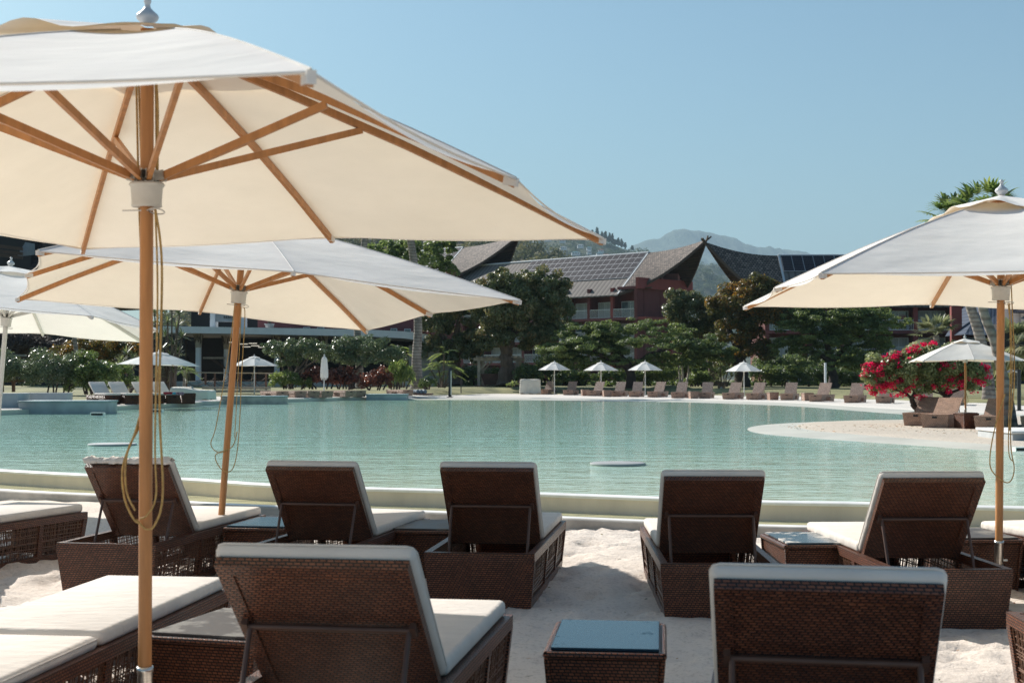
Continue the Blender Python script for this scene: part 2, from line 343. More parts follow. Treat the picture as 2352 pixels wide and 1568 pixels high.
M['tile_red'] = simple('roof_tiles', (0.30, 0.10, 0.07), 0.7, 0.2, 0.5, 0)
M['panel_frame'] = simple('panel_frame', (0.36, 0.36, 0.38), 0.5, 0.1, 1, 0)
M['roof_grey'] = simple('pale_roof', (0.50, 0.52, 0.54), 0.6, 0.1, 0.3, 0)
M['roof_teal'] = simple('teal_roof', (0.18, 0.36, 0.40), 0.5, 0.1, 0.3, 0)
M['mat_blue'] = simple('blue_grey_mat', (0.20, 0.24, 0.28), 0.8, 0.1, 4, 0.2, 0.01)
M['towel_red'] = simple('red_towel', (0.32, 0.02, 0.035), 0.95, 0.2, 8, 0.4, 0.02)
M['towel_blue'] = simple('blue_towel', (0.06, 0.32, 0.45), 0.95, 0.2, 8, 0.4, 0.02)
M['bag'] = simple('patterned_bag', (0.05, 0.07, 0.16), 0.8, 0.9, 14, 0.2, 0.01, c2=(0.30, 0.18, 0.22))
M['bin_wood'] = simple('bin_timber', (0.24, 0.13, 0.075), 0.7, 0.2, 3, 0.1, 0.01, stretch=(5, 5, 0.5))
# ------------------------------------------------------------------ umbrellas
def umbrella(name, base, axis, yaw, rim, fh, tips, mats, label, group, cord=None, sub=10, block=None, sleeve=0.36, drop=0.036, rp=0.0255, pin=True):
    """tips: 8 (x, y) rim points in the canopy's own frame, corner first; rim: height of rim along the pole"""
    mw, mc, mh, mf, mcord = mats
    root = empty(name, base, 0, label, 'parasol', group)
    z = Vector(axis).normalized(); x = Vector((math.cos(yaw), math.sin(yaw), 0)); x = (x - z * x.dot(z)).normalized(); y = z.cross(x)
    root.rotation_euler = Matrix((x, y, z)).transposed().to_euler()
    T = [Vector((a, b, rim - (drop if i % 2 == 0 else 0))) for i, (a, b) in enumerate(tips)]
    apex = rim + fh - 0.10; sc = max(abs(t.x) for t in T) / 1.5
    # canopy
    m = MB()
    def rib(i, s, lift=0.0):
        t = T[i % 8]; q = Vector((0, 0, apex)).lerp(t, s); q.z += 0.035 * sc * math.sin(math.pi * min(1, s)) + lift
        return q
    s0 = 0.10
    for i in range(8):
        P = []
        for a in range(sub + 1):
            s = s0 + (1 - s0) * a / sub; row = []
            for b in range(sub + 1):
                t = b / sub; q = rib(i, s).lerp(rib(i + 1, s), t); w = math.sin(math.pi * t)
                q.z -= 0.030 * sc * w * s * (1 - 0.6 * s) * 2
                k = 1 - 0.030 * w * s ** 3; q.x *= k; q.y *= k
                row.append(q)
            P.append(row)
        m.grid(P)
    canopy = m.build('canopy', mc, root)
    m = MB()                                                 # hem round the rim
    for i in range(8):
        pts = []
        for b in range(9):
            t = b / 8; q = rib(i, 1).lerp(rib(i + 1, 1), t); w = math.sin(math.pi * t); k = 1 - 0.030 * w; pts.append(Vector((q.x * k, q.y * k, q.z - 0.005)))
        m.tube(pts, 0.005 * max(sc, .8), 4, False)
    for i in range(8): m.tube([rib(i, s0 + (1 - s0) * a / sub, .0015) for a in range(sub + 1)], 0.0035 * max(sc, .8), 4, False)
    m.build('hem', mc, canopy)
    # vent cap: a little wavy top cloth standing off the canopy
    m = MB(); ns = 8
    for i in range(8):
        P = []
        for a in range(6):
            s = 0.012 + 0.25 * a / 5; row = []
            for b in range(ns + 1):
                t = b / ns; q = rib(i, s).lerp(rib(i + 1, s), t)
                q.z += 0.018 * sc + (0.052 * sc * math.sin(math.pi * t) ** 2 * (a / 5) ** 1.3 * (0.6 + 0.4 * math.sin(i * 2.3 + 1)))
                row.append(q)
            P.append(row)
        m.grid(P)
    m.build('vent_cap', M['canopy_cap'] if mc is M['canopy'] else mc, canopy)
    # corner pockets
    for i in range(8):
        m = MB(); q = rib(i, 1); d = Vector((q.x, q.y, -0.25 * sc)).normalized()
        m.beam(q - d * 0.05 * sc - Vector((0, 0, 0.016)), q + d * 0.006 - Vector((0, 0, 0.016)), 0.022, 0.030); m.build('pocket', mc, canopy)
    # ribs and struts
    g = 0.52; hz = rim + 0.02
    for i in range(8):
        a = math.atan2(T[i].y, T[i].x); dv = Vector((math.cos(a), math.sin(a), 0))
        m = MB()
        pts = [rib(i, s) - Vector((0, 0, 0.024)) for s in (0.03, 0.25, 0.5, 0.75, 0.995)]
        for p, q in zip(pts[:-1], pts[1:]): m.beam(p, q + (q - p).normalized() * 0.002, 0.020 * max(sc, .7), 0.032 * max(sc, .7))
        r = m.build('rib', mw, root)
        m = MB(); g = (.40, .50, .40, .45)[i % 4] if abs(T[1].x) > 1e-6 and abs(T[0].x) < 1.6 else .5; m.beam(dv * 0.05 + Vector((0, 0, hz + 0.02)), rib(i, g) - Vector((0, 0, 0.045)), 0.018 * max(sc, .7), 0.030 * max(sc, .7)); m.build('strut', mw, r)
    m = MB(); m.tube([(0, 0, sleeve), (0, 0, apex)], rp, 20); m.build('pole', mw, root)
    m = MB(); m.lathe([(rp + .0005, sleeve + 0.012), (rp + .006, sleeve + 0.012), (rp + .006, sleeve - .006), (rp + .0035, sleeve - .012), (rp + .0035, 0.0), (0, 0)], n=20); 
    m.tube([(rp, 0, sleeve - .12), (rp + .03, 0, sleeve - .12)], 0.008, 8); m.build('base_sleeve', M['steel'] if block is None else mh, root)
    m = MB(); m.lathe([(rp, hz), (0.064, hz), (0.068, hz - .006), (0.064, hz - .012), (0.060, hz - .016), (0.056, hz - .078), (0.058, hz - .088), (0.052, hz - .092), (rp, hz - .09)], n=24); hub = m.build('hub', mh, root)
    m = MB(); m.lathe([(rp + .001, hz + .05), (0.04, hz + .05), (0.04, hz + .001)], n=12)
    for i in range(8):
        a = math.atan2(T[i].y, T[i].x); c, s_ = math.cos(a), math.sin(a)
        m.beam((c * .036 - s_ * .013, s_ * .036 + c * .013, hz + .025), (c * .075 - s_ * .013, s_ * .075 + c * .013, hz + .03), .003, .038)
        m.beam((c * .036 + s_ * .013, s_ * .036 - c * .013, hz + .025), (c * .075 + s_ * .013, s_ * .075 - c * .013, hz + .03), .003, .038)
    m.build('bracket_ring', M['steel'], hub)
    if pin:
        m = MB(); m.tube([(-.09, -.02, hz - .105), (.05, -.02, hz - .105)], .003, 6)
        m.tube([(0.05 + .03 * math.cos(k), -.02 + .03 * math.sin(k), hz - .11 - .008 * math.sin(k)) for k in np.linspace(0, 6.28, 14)], .0025, 6); m.build('locking_pin', M['steel'], hub)
    f = fh / 0.72; a = apex + 0.015
    m = MB(); m.lathe([(0.0, a), (.022 * f, a), (.024 * f, a + .008 * f), (.040 * f, a + .022 * f), (.044 * f, a + .032 * f), (.040 * f, a + .042 * f), (.026 * f, a + .054 * f), (.014 * f, a + .066 * f), (.010 * f, a + .078 * f), (.012 * f, a + .084 * f), (.015 * f, a + .094 * f), (.012 * f, a + .103 * f), (0, a + .106 * f)], n=18); m.build('finial', mf, root)
    if cord:
        for pts, r in cord:
            m = MB(); n = 40; q = []
            P = [Vector(p) for p in pts]
            for i in range(len(P) - 1):                      # Catmull-Rom through the points
                p0 = P[max(i - 1, 0)]; p1 = P[i]; p2 = P[i + 1]; p3 = P[min(i + 2, len(P) - 1)]
                for k in range(8):
                    t = k / 8; q.append(0.5 * ((2 * p1) + (p2 - p0) * t + (2 * p0 - 5 * p1 + 4 * p2 - p3) * t * t + (3 * p1 - p0 - 3 * p2 + p3) * t ** 3))
            q.append(P[-1]); m.tube(q, r, 6); m.build('cord', mcord, root)
    return root
def rect_tips(a, b): return [(a, -b), (a, 0), (a, b), (0, b), (-a, b), (-a, 0), (-a, -b), (0, -b)]
def oct_tips(r, ph=0.0): return [(r * math.cos(ph + k * math.pi / 4), r * math.sin(ph + k * math.pi / 4)) for k in range(8)]
WOOD = (M['wood'], M['canopy'], M['hub'], M['finial'], M['cord'])
WHITE = (M['white_metal'], M['canopy_white'], M['white_metal'], M['white_metal'], M['cord_pale'])
def tilted(cx, cy, cz, tx, ty, z0=0.0):
    d = (Matrix.Rotation(tx, 3, 'X') @ Matrix.Rotation(ty, 3, 'Y')) @ Vector((0, 0, 1))
    k = (cz - z0) / d.z; return Vector((cx, cy, cz)) - d * k, d, k
# ------------------------------------------------------------------ loungers
LW, LL, LH, LHY, LB, LWB, LHZ = 0.71, 2.116, 0.354, -0.272, 0.695, 0.62, 0.345
def tpr(x, y, z, L):                                          # base walls lean in towards the sand
    k = 1 - z / LH
    return Vector((x - math.copysign(0.03, x) * k * min(1, abs(x) * 20), y - math.copysign(0.04, y) * k * min(1, abs(y) * 20), z))
def lounger(name, loc, ph, al, label, group, cushion=True, L=LL, deck_bare=False, folds=None):
    root = empty(name, loc, ph, label, 'sun lounger', group)
    w, h = LW / 2, LH; y0, y1 = -L / 2, L / 2; hy = LHY if L == LL else LHY
    W = M['wicker']
    m = MB(); b = 0.045                                        # rim, posts, bottom rail
    m.bb(-w, -w + b, y0, y1, h - .055, h); m.bb(w - b, w, y0, y1, h - .055, h)
    m.bb(-w + b, w - b, y0, y0 + b, h - .056, h - .001); m.bb(-w + b, w - b, y1 - b, y1, h - .056, h - .001)
    def post(x, y, d=.05):
        s = math.copysign(1, x); x_ = x
        top = [Vector((x_, y, h - .056)), Vector((x_ - s * .035, y, h - .056)), Vector((x_ - s * .035, y + d, h - .056)), Vector((x_, y + d, h - .056))]
        bot = [Vector((q.x - s * .03, (q.y - math.copysign(.04, y) * (abs(y) > L / 2 - .2)), 0.0)) for q in top]
        m.hexa(bot, top)
    for x in (-w, w):
        post(x, y0 + .001); post(x, y1 - .051); post(x, hy); post(x, y1 - .62)
    for s in (-1, 1):
        m.hexa([Vector((s * (w - .03), y0 + .04, 0)), Vector((s * (w - .065), y0 + .04, 0)), Vector((s * (w - .065), y1 - .04, 0)), Vector((s * (w - .03), y1 - .04, 0))],
               [Vector((s * (w - .0255), y0 + .035, .055)), Vector((s * (w - .0605), y0 + .035, .055)), Vector((s * (w - .0605), y1 - .035, .055)), Vector((s * (w - .0255), y1 - .035, .055))])
    m.build('frame', W, root)
    for nm, ys in (('rear_panel', -1), ('front_panel', 1)):
        m = MB(); ye = ys * L / 2
        top = [Vector((-w + .002, ye, h - .05)), Vector((w - .002, ye, h - .05)), Vector((w - .002, ye - ys * .03, h - .05)), Vector((-w + .002, ye - ys * .03, h - .05))]
        bot = [Vector((q.x * (1 - .03 / w), q.y - ys * .04, 0.0)) for q in top]
        for q in top + bot: q.y += ys * .0025
        m.hexa(bot, top); m.build(nm, W, root)
    for s in (-1, 1):                                          # open woven side: separate strands
        m = MB(); x0 = s * (w - .012)
        y = y0 + .06
        rnd = random.Random(5 + s)
        while y < y1 - .06:
            x_t, x_b = x0 + s * .004 * rnd.uniform(-1, 1), x0 - s * .028
            m.beam((x_t, y + rnd.uniform(-.006, .006), h - .05), (x_b, y + rnd.uniform(-.01, .01), .05), .0045, .0055, (0, 1, 0)); y += rnd.uniform(.016, .032)
        for k in range(9):
            z = .075 + k * .026 + rnd.uniform(-.006, .006); fr = rnd.uniform(3, 5); p0 = rnd.uniform(0, 6)
            pts = [Vector((s * (w - .012 - .028 * (1 - z / h)), yy, z + .007 * math.sin(fr * yy + p0))) for yy in np.linspace(y0 + .05, y1 - .05, 16)]
            m.tube(pts, .0038, 4, False)
        m.build('side_lattice', M['strand'], root)
    m = MB()
    if al < .05 and not cushion or deck_bare: m.bb(-w + b, w - b, y0 + b, y1 - b, h - .035, h - .004)
    else: m.bb(-w + b, w - b, hy, y1 - b, h - .035, h - .004)
    m.build('deck', W, root)
    # backrest, built flat from the hinge and turned up
    if not deck_bare:
        bk = MB(); lb = LB if L == LL else L / 2 + hy - .06; e = .05; q = LWB / 2
        bk.bb(-q + e, q - e, -lb + e, -.0, -.030, -.004)
        bk.bb(-q, -q + e, -lb, 0, -.036, .0); bk.bb(q - e, q, -lb, 0, -.036, .0); bk.bb(-q + e, q - e, -lb, -lb + e, -.0358, -.0002)
        back = bk.build('backrest', W, root, (0, hy, LHZ)); back.rotation_euler = (-al, 0, 0)
        if al > .1:
            m = MB(); yb = -lb * .55; m.tube([(-q + .02, yb, -.050), (q - .02, yb, -.050)], .011, 8)
            for s in (-1, 1): m.box((s * (q - .03), yb, -.045), (.02, .05, .03))
            bar = m.build('support_bar', M['bar'], back)
            ca, sa = math.cos(al), math.sin(al)
            for s in (-1, 1):
                m = MB(); top = Vector((s * (q - .045), hy + yb * ca + .05 * -sa, LHZ - yb * sa - .050 * ca)); m.tube([top, (s * (q - .05), top.y - .22, .10)], .0095, 8); m.build('strut', M['bar'], root)
    if cushion:
        m = MB(); lb = LB + .002 if L == LL else L / 2 + hy - .02; q = LWB / 2 + .008
        Mb = Matrix.Translation((0, hy, LHZ)) @ Matrix.Rotation(-al, 4, 'X')
        m.rbox((0, (y1 - .02 + hy + .02) / 2, h + .033), (q * 2 + .02, y1 - .02 - hy - .02, .068), .024)
        m.rbox((0, -lb / 2 - .004, .031), (q * 2 + .012, lb, .060), .028, Mb)
        if folds:
            for (fx, fy, fw, fl) in folds: m.rbox((fx, fy, h + .072), (fw, fl, .018), .008)
        cu = m.build('cushion', M['cushion'], root)
        m = MB()                                               # piping along the cushion edges
        m.tube([Mb @ Vector((xx, yy, .047)) for xx, yy in ((-q - .004, -.02), (-q - .004, -lb + .026), (-q + .005, -lb + .005), (-q + .024, -lb - .003), (q - .024, -lb - .003), (q - .005, -lb + .005), (q + .004, -lb + .026), (q + .004, -.02))], .004, 5)
        m.build('piping', M['cushion'], cu)
    return root
def far_lounger(al=1.0, cushion=False, mat='wicker_far', sc=1.0):
    """the same lounger seen small: solid ends, framed open sides, deck, raised back on a strut"""
    root = empty('sun_lounger', (0, 0, 0)); w, h, y0, y1 = .35, .35, -1.0, 1.0; W = M[mat]; hy = -.15
    m = MB(); t = 1 - .10
    def fr(y, d):
        top = [Vector((-w, y, h)), Vector((w, y, h)), Vector((w, y + d, h)), Vector((-w, y + d, h))]; bot = [Vector((q.x * t, q.y * .94, 0)) for q in top]; m.hexa(bot, top)
    fr(y0, .04); fr(y1 - .04, .04)
    for s in (-1, 1):
        x = s * w
        m.hexa([Vector((x, y0 + .041, h - .12)), Vector((x - s * .03, y0 + .041, h - .12)), Vector((x - s * .03, y1 - .041, h - .12)), Vector((x, y1 - .041, h - .12))], [Vector((x, y0 + .041, h)), Vector((x - s * .03, y0 + .041, h)), Vector((x - s * .03, y1 - .041, h)), Vector((x, y1 - .041, h))])
        for ya, yb in ((y0 + .06, -.35), (.30, y1 - .06)):
            m.hexa([Vector((x * .91, ya * .95, .02)), Vector((x * .85, ya * .95, .02)), Vector((x * .85, yb * .95, .02)), Vector((x * .91, yb * .95, .02))], [Vector((x * .985, ya, h - .12)), Vector((x * .92, ya, h - .12)), Vector((x * .92, yb, h - .12)), Vector((x * .985, yb, h - .12))])
        m.bb(min(x * .905, x * .86), max(x * .905, x * .86), -.40, .36, .02, .06)
        for k in range(6): m.beam((x * .93, -.30 + k * .11, .05), (x * .95, -.30 + k * .11, h - .12), .014, .014)
    m.build('base', W, root)
    m = MB(); m.bb(-w + .03, w - .03, hy, y1 - .04, h - .04, h - .005)
    if al < .05: m.bb(-w + .03, w - .03, y0 + .04, hy, h - .04, h - .005)
    m.build('deck', W, root)
    m = MB(); m.bb(-.06, .06, y1 - .035, y1 + .004, h - .10, h - .05); m.build('handle_slot', M['dark'] if al < .9 else M['curtain'], root)
    if al > .05:
        m = MB(); m.bb(-.31, .31, -.78, 0, -.03, 0); bk = m.build('backrest', W, root, (0, hy, h)); bk.rotation_euler = (-al, 0, 0)
        m = MB()
        for s in (-1, 1):
            top = Vector((s * .27, hy - .42 * math.cos(al), h + .42 * math.sin(al) - .03)); m.tube([top, (s * .27, top.y - .2, .2)], .012, 6)
        m.build('strut', M['bar'], root)
        if cushion:
            m = MB(); Mb = Matrix.Translation((0, hy, h)) @ Matrix.Rotation(-al, 4, 'X')
            m.rbox((0, (y1 + hy) / 2, h + .045), (.66, y1 - hy - .01, .08), .025); m.rbox((0, -.40, .045), (.66, .82, .08), .025, Mb); m.build('cushion', M['cushion'], root)
    return root
def table(loc, ph, top, label, group='wicker side tables between the front loungers', w=.47, d=.70, h=.355, W='wicker', chip=None):
    root = empty('side_table', loc, ph, label, 'side table', group)
    m = MB(); a, b = w / 2, d / 2; k = .88
    T = [Vector((-a, -b, h)), Vector((a, -b, h)), Vector((a, b, h)), Vector((-a, b, h))]; B = [Vector((q.x * k, q.y * .92, 0)) for q in T]
    m.hexa(B, T)
    for i in range(4):
        p, q = T[i], T[(i + 1) % 4]; m.tube([p - Vector((0, 0, .012)), q - Vector((0, 0, .012))], .016, 8)
        m.tube([T[i] - Vector((0, 0, .01)), B[i]], .013, 8)
    m.build('body', M[W], root)
    m = MB(); m.rbox((0, 0, h + .010), (w - .03, d - .03, .013), .003, None, 2, False); m.build('tabletop', M[top], root)
    return root
# ------------------------------------------------------------------ foliage
def quads(name, C, U, V, tone, mat, parent=None, bend=0.0):
    """C centre, U half length, V half width: one folded leaf (two triangles pairs) each"""
    n = len(C); P = np.empty((n, 4, 3)); P[:, 0] = C - U; P[:, 1] = C + V - U * .1; P[:, 2] = C + U; P[:, 3] = C - V - U * .1
    me = bpy.data.meshes.new(name); me.vertices.add(4 * n); me.vertices.foreach_set('co', P.reshape(-1))
    me.loops.add(4 * n); me.loops.foreach_set('vertex_index', np.arange(4 * n, dtype=np.int32))
    me.polygons.add(n); me.polygons.foreach_set('loop_start', np.arange(0, 4 * n, 4, dtype=np.int32))
    me.update(calc_edges=True)
    at_ = me.attributes.new('tone', 'FLOAT', 'FACE'); at_.data.foreach_set('value', np.clip(tone, 0, 1).astype(np.float32))
    me.materials.append(M[mat] if isinstance(mat, str) else mat)
    o = bpy.data.objects.new(name, me); COL.objects.link(o)
    if parent is not None: o.parent = parent
    return o
def unit(a): return a / (np.linalg.norm(a, axis=1, keepdims=True) + 1e-9)
def leaves_in(clumps, n, size, rs, flat=0.5, droop=0.0, asp=0.45, jitter=0.35):
    """clumps: list of (centre, radii); leaves sit near the surface of many small clumps"""
    vol = np.array([r[0] * r[2] for c, r in clumps]); pr = vol / vol.sum(); idx = rs.choice(len(clumps), n, p=pr)
    c = np.array([c for c, r in clumps])[idx]; r = np.array([r for c, r in clumps])[idx]
    d = unit(rs.normal(size=(n, 3))); rad = rs.uniform(0.35, 1.0, (n, 1)) ** 0.5
    C = c + d * r * rad
    N = unit(d + rs.normal(size=(n, 3)) * .6 + np.array([0, 0, flat]))
    U = unit(np.cross(N, rs.normal(size=(n, 3)))); U[:, 2] -= droop; U = unit(U); V = unit(np.cross(N, U))
    s = size * rs.uniform(.6, 1.35, (n, 1)); 
    return C, U * s * .5, V * s * .5 * asp, idx
def subclumps(ells, per, rs, k=(.22, .36), flat=1.0, low=-0.5):
    out = []
    for (c, r) in ells:
        c = np.array(c); r = np.array(r); m = max(3, int(per))
        for _ in range(m):
            d = rs.normal(size=3); d /= np.linalg.norm(d)
            if d[2] < low: d[2] *= -.4
            q = rs.uniform(.40, 1.0) ** .6 * (1 if rs.rand() < .72 else rs.uniform(1.02, 1.20)); s = rs.uniform(*k) * min(r[0], r[1] + r[0], r[2] * 1.6)
            out.append((c + d * r * q, np.array([s * 1.25, s * 1.25, s * flat])))
    return out
def ell(Y, lst, dz=0.8):
    """crown outlines given as (px, py, rx, ry) in the photograph at depth Y"""
    out = []
    for e in lst:
        px, py, rx, ry = e[:4]; yy = Y + (e[4] if len(e) > 4 else 0); k = yy / F; c = at(px, py, yy); out.append(((c.x, c.y, c.z), (rx * k, max(rx, ry) * k * dz, ry * k)))
    return out
def crown(name, Y, lst, mat, parent, leaf_px=6.0, dens=0.30, per=26, flat=1.0, tone=(.05, .95), droop=0.0, asp=.5, seed=1, k=(.20, .34), up=.5, dz=.8, low=-.5):
    rs = np.random.RandomState(seed); E = ell(Y, lst, dz); cl = subclumps(E, per, rs, k, flat, low)
    area = sum(3.14 * e[2] * e[3] for e in lst); n = int(area * dens)
    C, U, V, idx = leaves_in(cl, n, leaf_px * Y / F, rs, up, droop, asp)
    ct = rs.uniform(0, 1, len(cl))[idx]; t = tone[0] + (tone[1] - tone[0]) * np.clip(.55 * rs.uniform(0, 1, n) + .45 * ct, 0, 1)
    o = quads(name, C, U, V, t, mat, parent); return o
def ground_of(px, py, Y): return at(px, py, Y)
def tree(name, label, group, Y, base, lst, mat, trunk, bark='bark', rad=.3, cat='tree', **kw):
    """trunk: list of limbs, each a list of (px, py[, dY]); base: (px, py)"""
    b = at(base[0], base[1], Y); root = empty(name, b, 0, label, cat, group)
    o = crown('crown', Y, lst, mat, root, **kw); o.location = -b
    m = MB(); rs = random.Random(kw.get('seed', 1))
    for li, limb in enumerate(trunk):
        pts = [at(p[0], p[1], Y + (p[2] if len(p) > 2 else 0)) - b for p in limb]; n = len(pts); r0 = rad if li == 0 else rad * .55
        q = []; rr = []
        for i in range(n - 1):
            for k in range(5):
                t = k / 5; w = (i + t) / (n - 1); q.append(pts[i].lerp(pts[i + 1], t) + Vector((rs.uniform(-1, 1), rs.uniform(-1, 1), 0)) * r0 * .18 * (i + k > 0)); rr.append(r0 * (1.25 if i + k == 0 else 1 - .62 * w))
        q.append(pts[-1]); rr.append(r0 * .34); m.tube(q, rr, 9)
    m.build('trunk', M[bark], root); return root
def bush(name, label, group, Y, base, lst, mat, cat='bush', stems=6, bark='bark_dark', **kw):
    b = at(base[0], base[1], Y); root = empty(name, b, 0, label, cat, group)
    o = crown('foliage', Y, lst, mat, root, **kw); o.location = -b
    m = MB(); rs = random.Random(kw.get('seed', 1) + 50)
    for _ in range(stems):
        e = rs.choice(lst); x = rs.uniform(e[0] - e[2] * .6, e[0] + e[2] * .6); p = at(x * .7 + base[0] * .3, base[1], Y) - b; q = at(x, e[1] - e[3] * rs.uniform(-.2, .4), Y) - b; mid = p.lerp(q, .5) + Vector((rs.uniform(-.2, .2), rs.uniform(-.3, .3), 0))
        k = Y / F; m.tube([p, mid, q], [2.2 * k, 1.6 * k, .7 * k], 5)
    m.build('stem', M[bark], root); return root
def blade_set(name, items, mat, parent, rs, loc=None):
    """items: arrays of blades (root point, direction, length, width, droop); each blade a bent strip of three quads"""
    P, Fc, T = [], [], []
    for (o, d, L, w, dr, t) in items:
        o = np.array(o); d = np.array(d); d = d / np.linalg.norm(d); side = np.cross(d, (0, 0, 1)); ln = np.linalg.norm(side)
        side = side / ln if ln > 1e-3 else np.array((1., 0, 0)); n0 = len(P)
        for k, (s, ww) in enumerate(((0, .5), (.35, 1), (.7, .75), (1, .08))):
            c = o + d * L * s + np.array((0, 0, -dr * L * s * s)); P.append(c - side * w * ww * .5); P.append(c + side * w * ww * .5)
        for k in range(3): Fc.append((n0 + 2 * k, n0 + 2 * k + 1, n0 + 2 * k + 3, n0 + 2 * k + 2)); T.append(t)
    me = bpy.data.meshes.new(name); me.from_pydata([tuple(p) for p in P], [], Fc); me.update()
    a = me.attributes.new('tone', 'FLOAT', 'FACE'); a.data.foreach_set('value', np.clip(np.array(T), 0, 1).astype(np.float32)); me.materials.append(M[mat])
    ob = bpy.data.objects.new(name, me); COL.objects.link(ob)
    if parent is not None: ob.parent = parent
    if loc is not None: ob.location = loc
    return ob
def rosette(c, r, n, rs, w=.08, up=-.25, droop=.25):
    out = []
    for _ in range(n):
        d = rs.normal(size=3); d[2] = abs(d[2]) * .9 + up; d /= np.linalg.norm(d); out.append((c, d, r * rs.uniform(.7, 1.1), w * r, droop * rs.uniform(.4, 1.4), rs.uniform(0, 1)))
    return out
def fan_crown(c, r, n, rs, dead=.2):
    """palm with fan leaves: stalk, then a hand of narrow blades"""
    out = []; c = np.array(c)
    for _ in range(n):
        a = rs.uniform(0, 6.28); e = rs.uniform(-.75, 1.2); d = np.array((math.cos(a) * math.cos(e), math.sin(a) * math.cos(e), math.sin(e))); st = r * .55
        h = c + d * st + np.array((0, 0, -.10 * st)); tn = rs.uniform(0, 1) * .7 + (.3 if e < -.2 else 0)
        out.append((c, d, st, .018 * r, .1, tn)); u = np.cross(d, (0, 0, 1)); u /= np.linalg.norm(u) + 1e-6; v = np.cross(u, d)
        for k in range(13):
            t = (k - 6) / 6 * 1.45; dd = d * math.cos(t) + u * math.sin(t) + v * .18; out.append((h, dd, r * .55 * (1 - .18 * abs(t)), .075 * r, .35 + .3 * (e < .1), tn + rs.uniform(-.15, .15)))
    return out
def feather_frond(c, d, L, rs, droop=.5, nl=22, lw=.03, ll=.26, tn=None):
    out = []; c = np.array(c); d = np.array(d, float); d /= np.linalg.norm(d); s = np.cross(d, (0, 0, 1)); s /= np.linalg.norm(s) + 1e-6; tn = rs.uniform(0, 1) if tn is None else tn
    p = lambda t: c + d * L * t + np.array((0, 0, -droop * L * t * t))
    out.append((c, d, L, .016 * L, droop, tn * .6))
    for k in range(nl):
        t = .15 + .85 * k / nl; q = p(t); dr = d + np.array((0, 0, -2 * droop * t)); dr /= np.linalg.norm(dr)
        for sg in (-1, 1): out.append((q, s * sg * .9 + dr * .55 + np.array((0, 0, .22)), L * ll * (1 - .55 * abs(2 * t - .9)), lw * L, .45, tn + rs.uniform(-.2, .2)))
    return out
# ------------------------------------------------------------------ camera, sky, sun, air
cam = bpy.data.cameras.new('camera'); co = bpy.data.objects.new('camera', cam); COL.objects.link(co)
co.location = (0, 0, H); co.rotation_euler = (R(90) + TH, 0, 0)
cam.sensor_width = 36; cam.lens = F / 2352 * 36; cam.clip_start = .1; cam.clip_end = 20000
cam.dof.use_dof = True; cam.dof.focus_distance = 14; cam.dof.aperture_fstop = 6.3
S.camera = co
SUN_AZ, SUN_EL = 316.5, 33.0
w = bpy.data.worlds.new('World'); S.world = w; w.use_nodes = True; nt = w.node_tree; bg = nt.nodes['Background']
sky = nt.nodes.new('ShaderNodeTexSky'); sky.sky_type = 'NISHITA'; sky.sun_disc = False
sky.sun_elevation = R(SUN_EL); sky.sun_rotation = R(SUN_AZ); sky.air_density = 1.0; sky.dust_density = 1.4; sky.ozone_density = 2.2; sky.altitude = 0
gr = nt.nodes.new('ShaderNodeMixRGB'); gr.blend_type = 'MULTIPLY'; gr.inputs[0].default_value = 1; gr.inputs[2].default_value = (0.74, 0.98, 0.99, 1)
nt.links.new(sky.outputs[0], gr.inputs[1]); nt.links.new(gr.outputs[0], bg.inputs[0]); bg.inputs[1].default_value = 0.070
sl = bpy.data.lights.new('sun', 'SUN'); sl.energy = 4.9; sl.angle = R(0.53); sl.color = (1.0, 0.955, 0.89)
so = bpy.data.objects.new('sun', sl); COL.objects.link(so)
sd = Vector((math.sin(R(SUN_AZ)) * math.cos(R(SUN_EL)), math.cos(R(SUN_AZ)) * math.cos(R(SUN_EL)), math.sin(R(SUN_EL))))
so.rotation_euler = sd.to_track_quat('Z', 'Y').to_euler()
S.view_settings.view_transform = 'Standard'; S.view_settings.look = 'None'; S.view_settings.exposure = 0.74; S.view_settings.gamma = 1
S.cycles.use_denoising = True; S.cycles.denoising_prefilter = 'NONE'; S.cycles.use_adaptive_sampling = False; S.cycles.max_bounces = 6; S.cycles.transparent_max_bounces = 6; S.cycles.volume_bounces = 0
S.cycles.sample_clamp_indirect = 6; S.cycles.caustics_reflective = False; S.cycles.caustics_refractive = False
def haze():
    m = bpy.data.materials.new('haze_air'); m.use_nodes = True; nt = m.node_tree; nt.nodes.remove(nt.nodes['Principled BSDF'])
    v = nt.nodes.new('ShaderNodeVolumePrincipled'); v.inputs['Color'].default_value = (0.54, 0.73, 0.86, 1); v.inputs['Density'].default_value = 0.00010; v.inputs['Anisotropy'].default_value = 0.0
    nt.links.new(v.outputs[0], nt.nodes['Material Output'].inputs['Volume'])
    b = MB(); b.bb(-9000, 9000, -60, 13000, -3, 1250); o = b.build('haze', m); tag(o, kind='stuff')
haze()
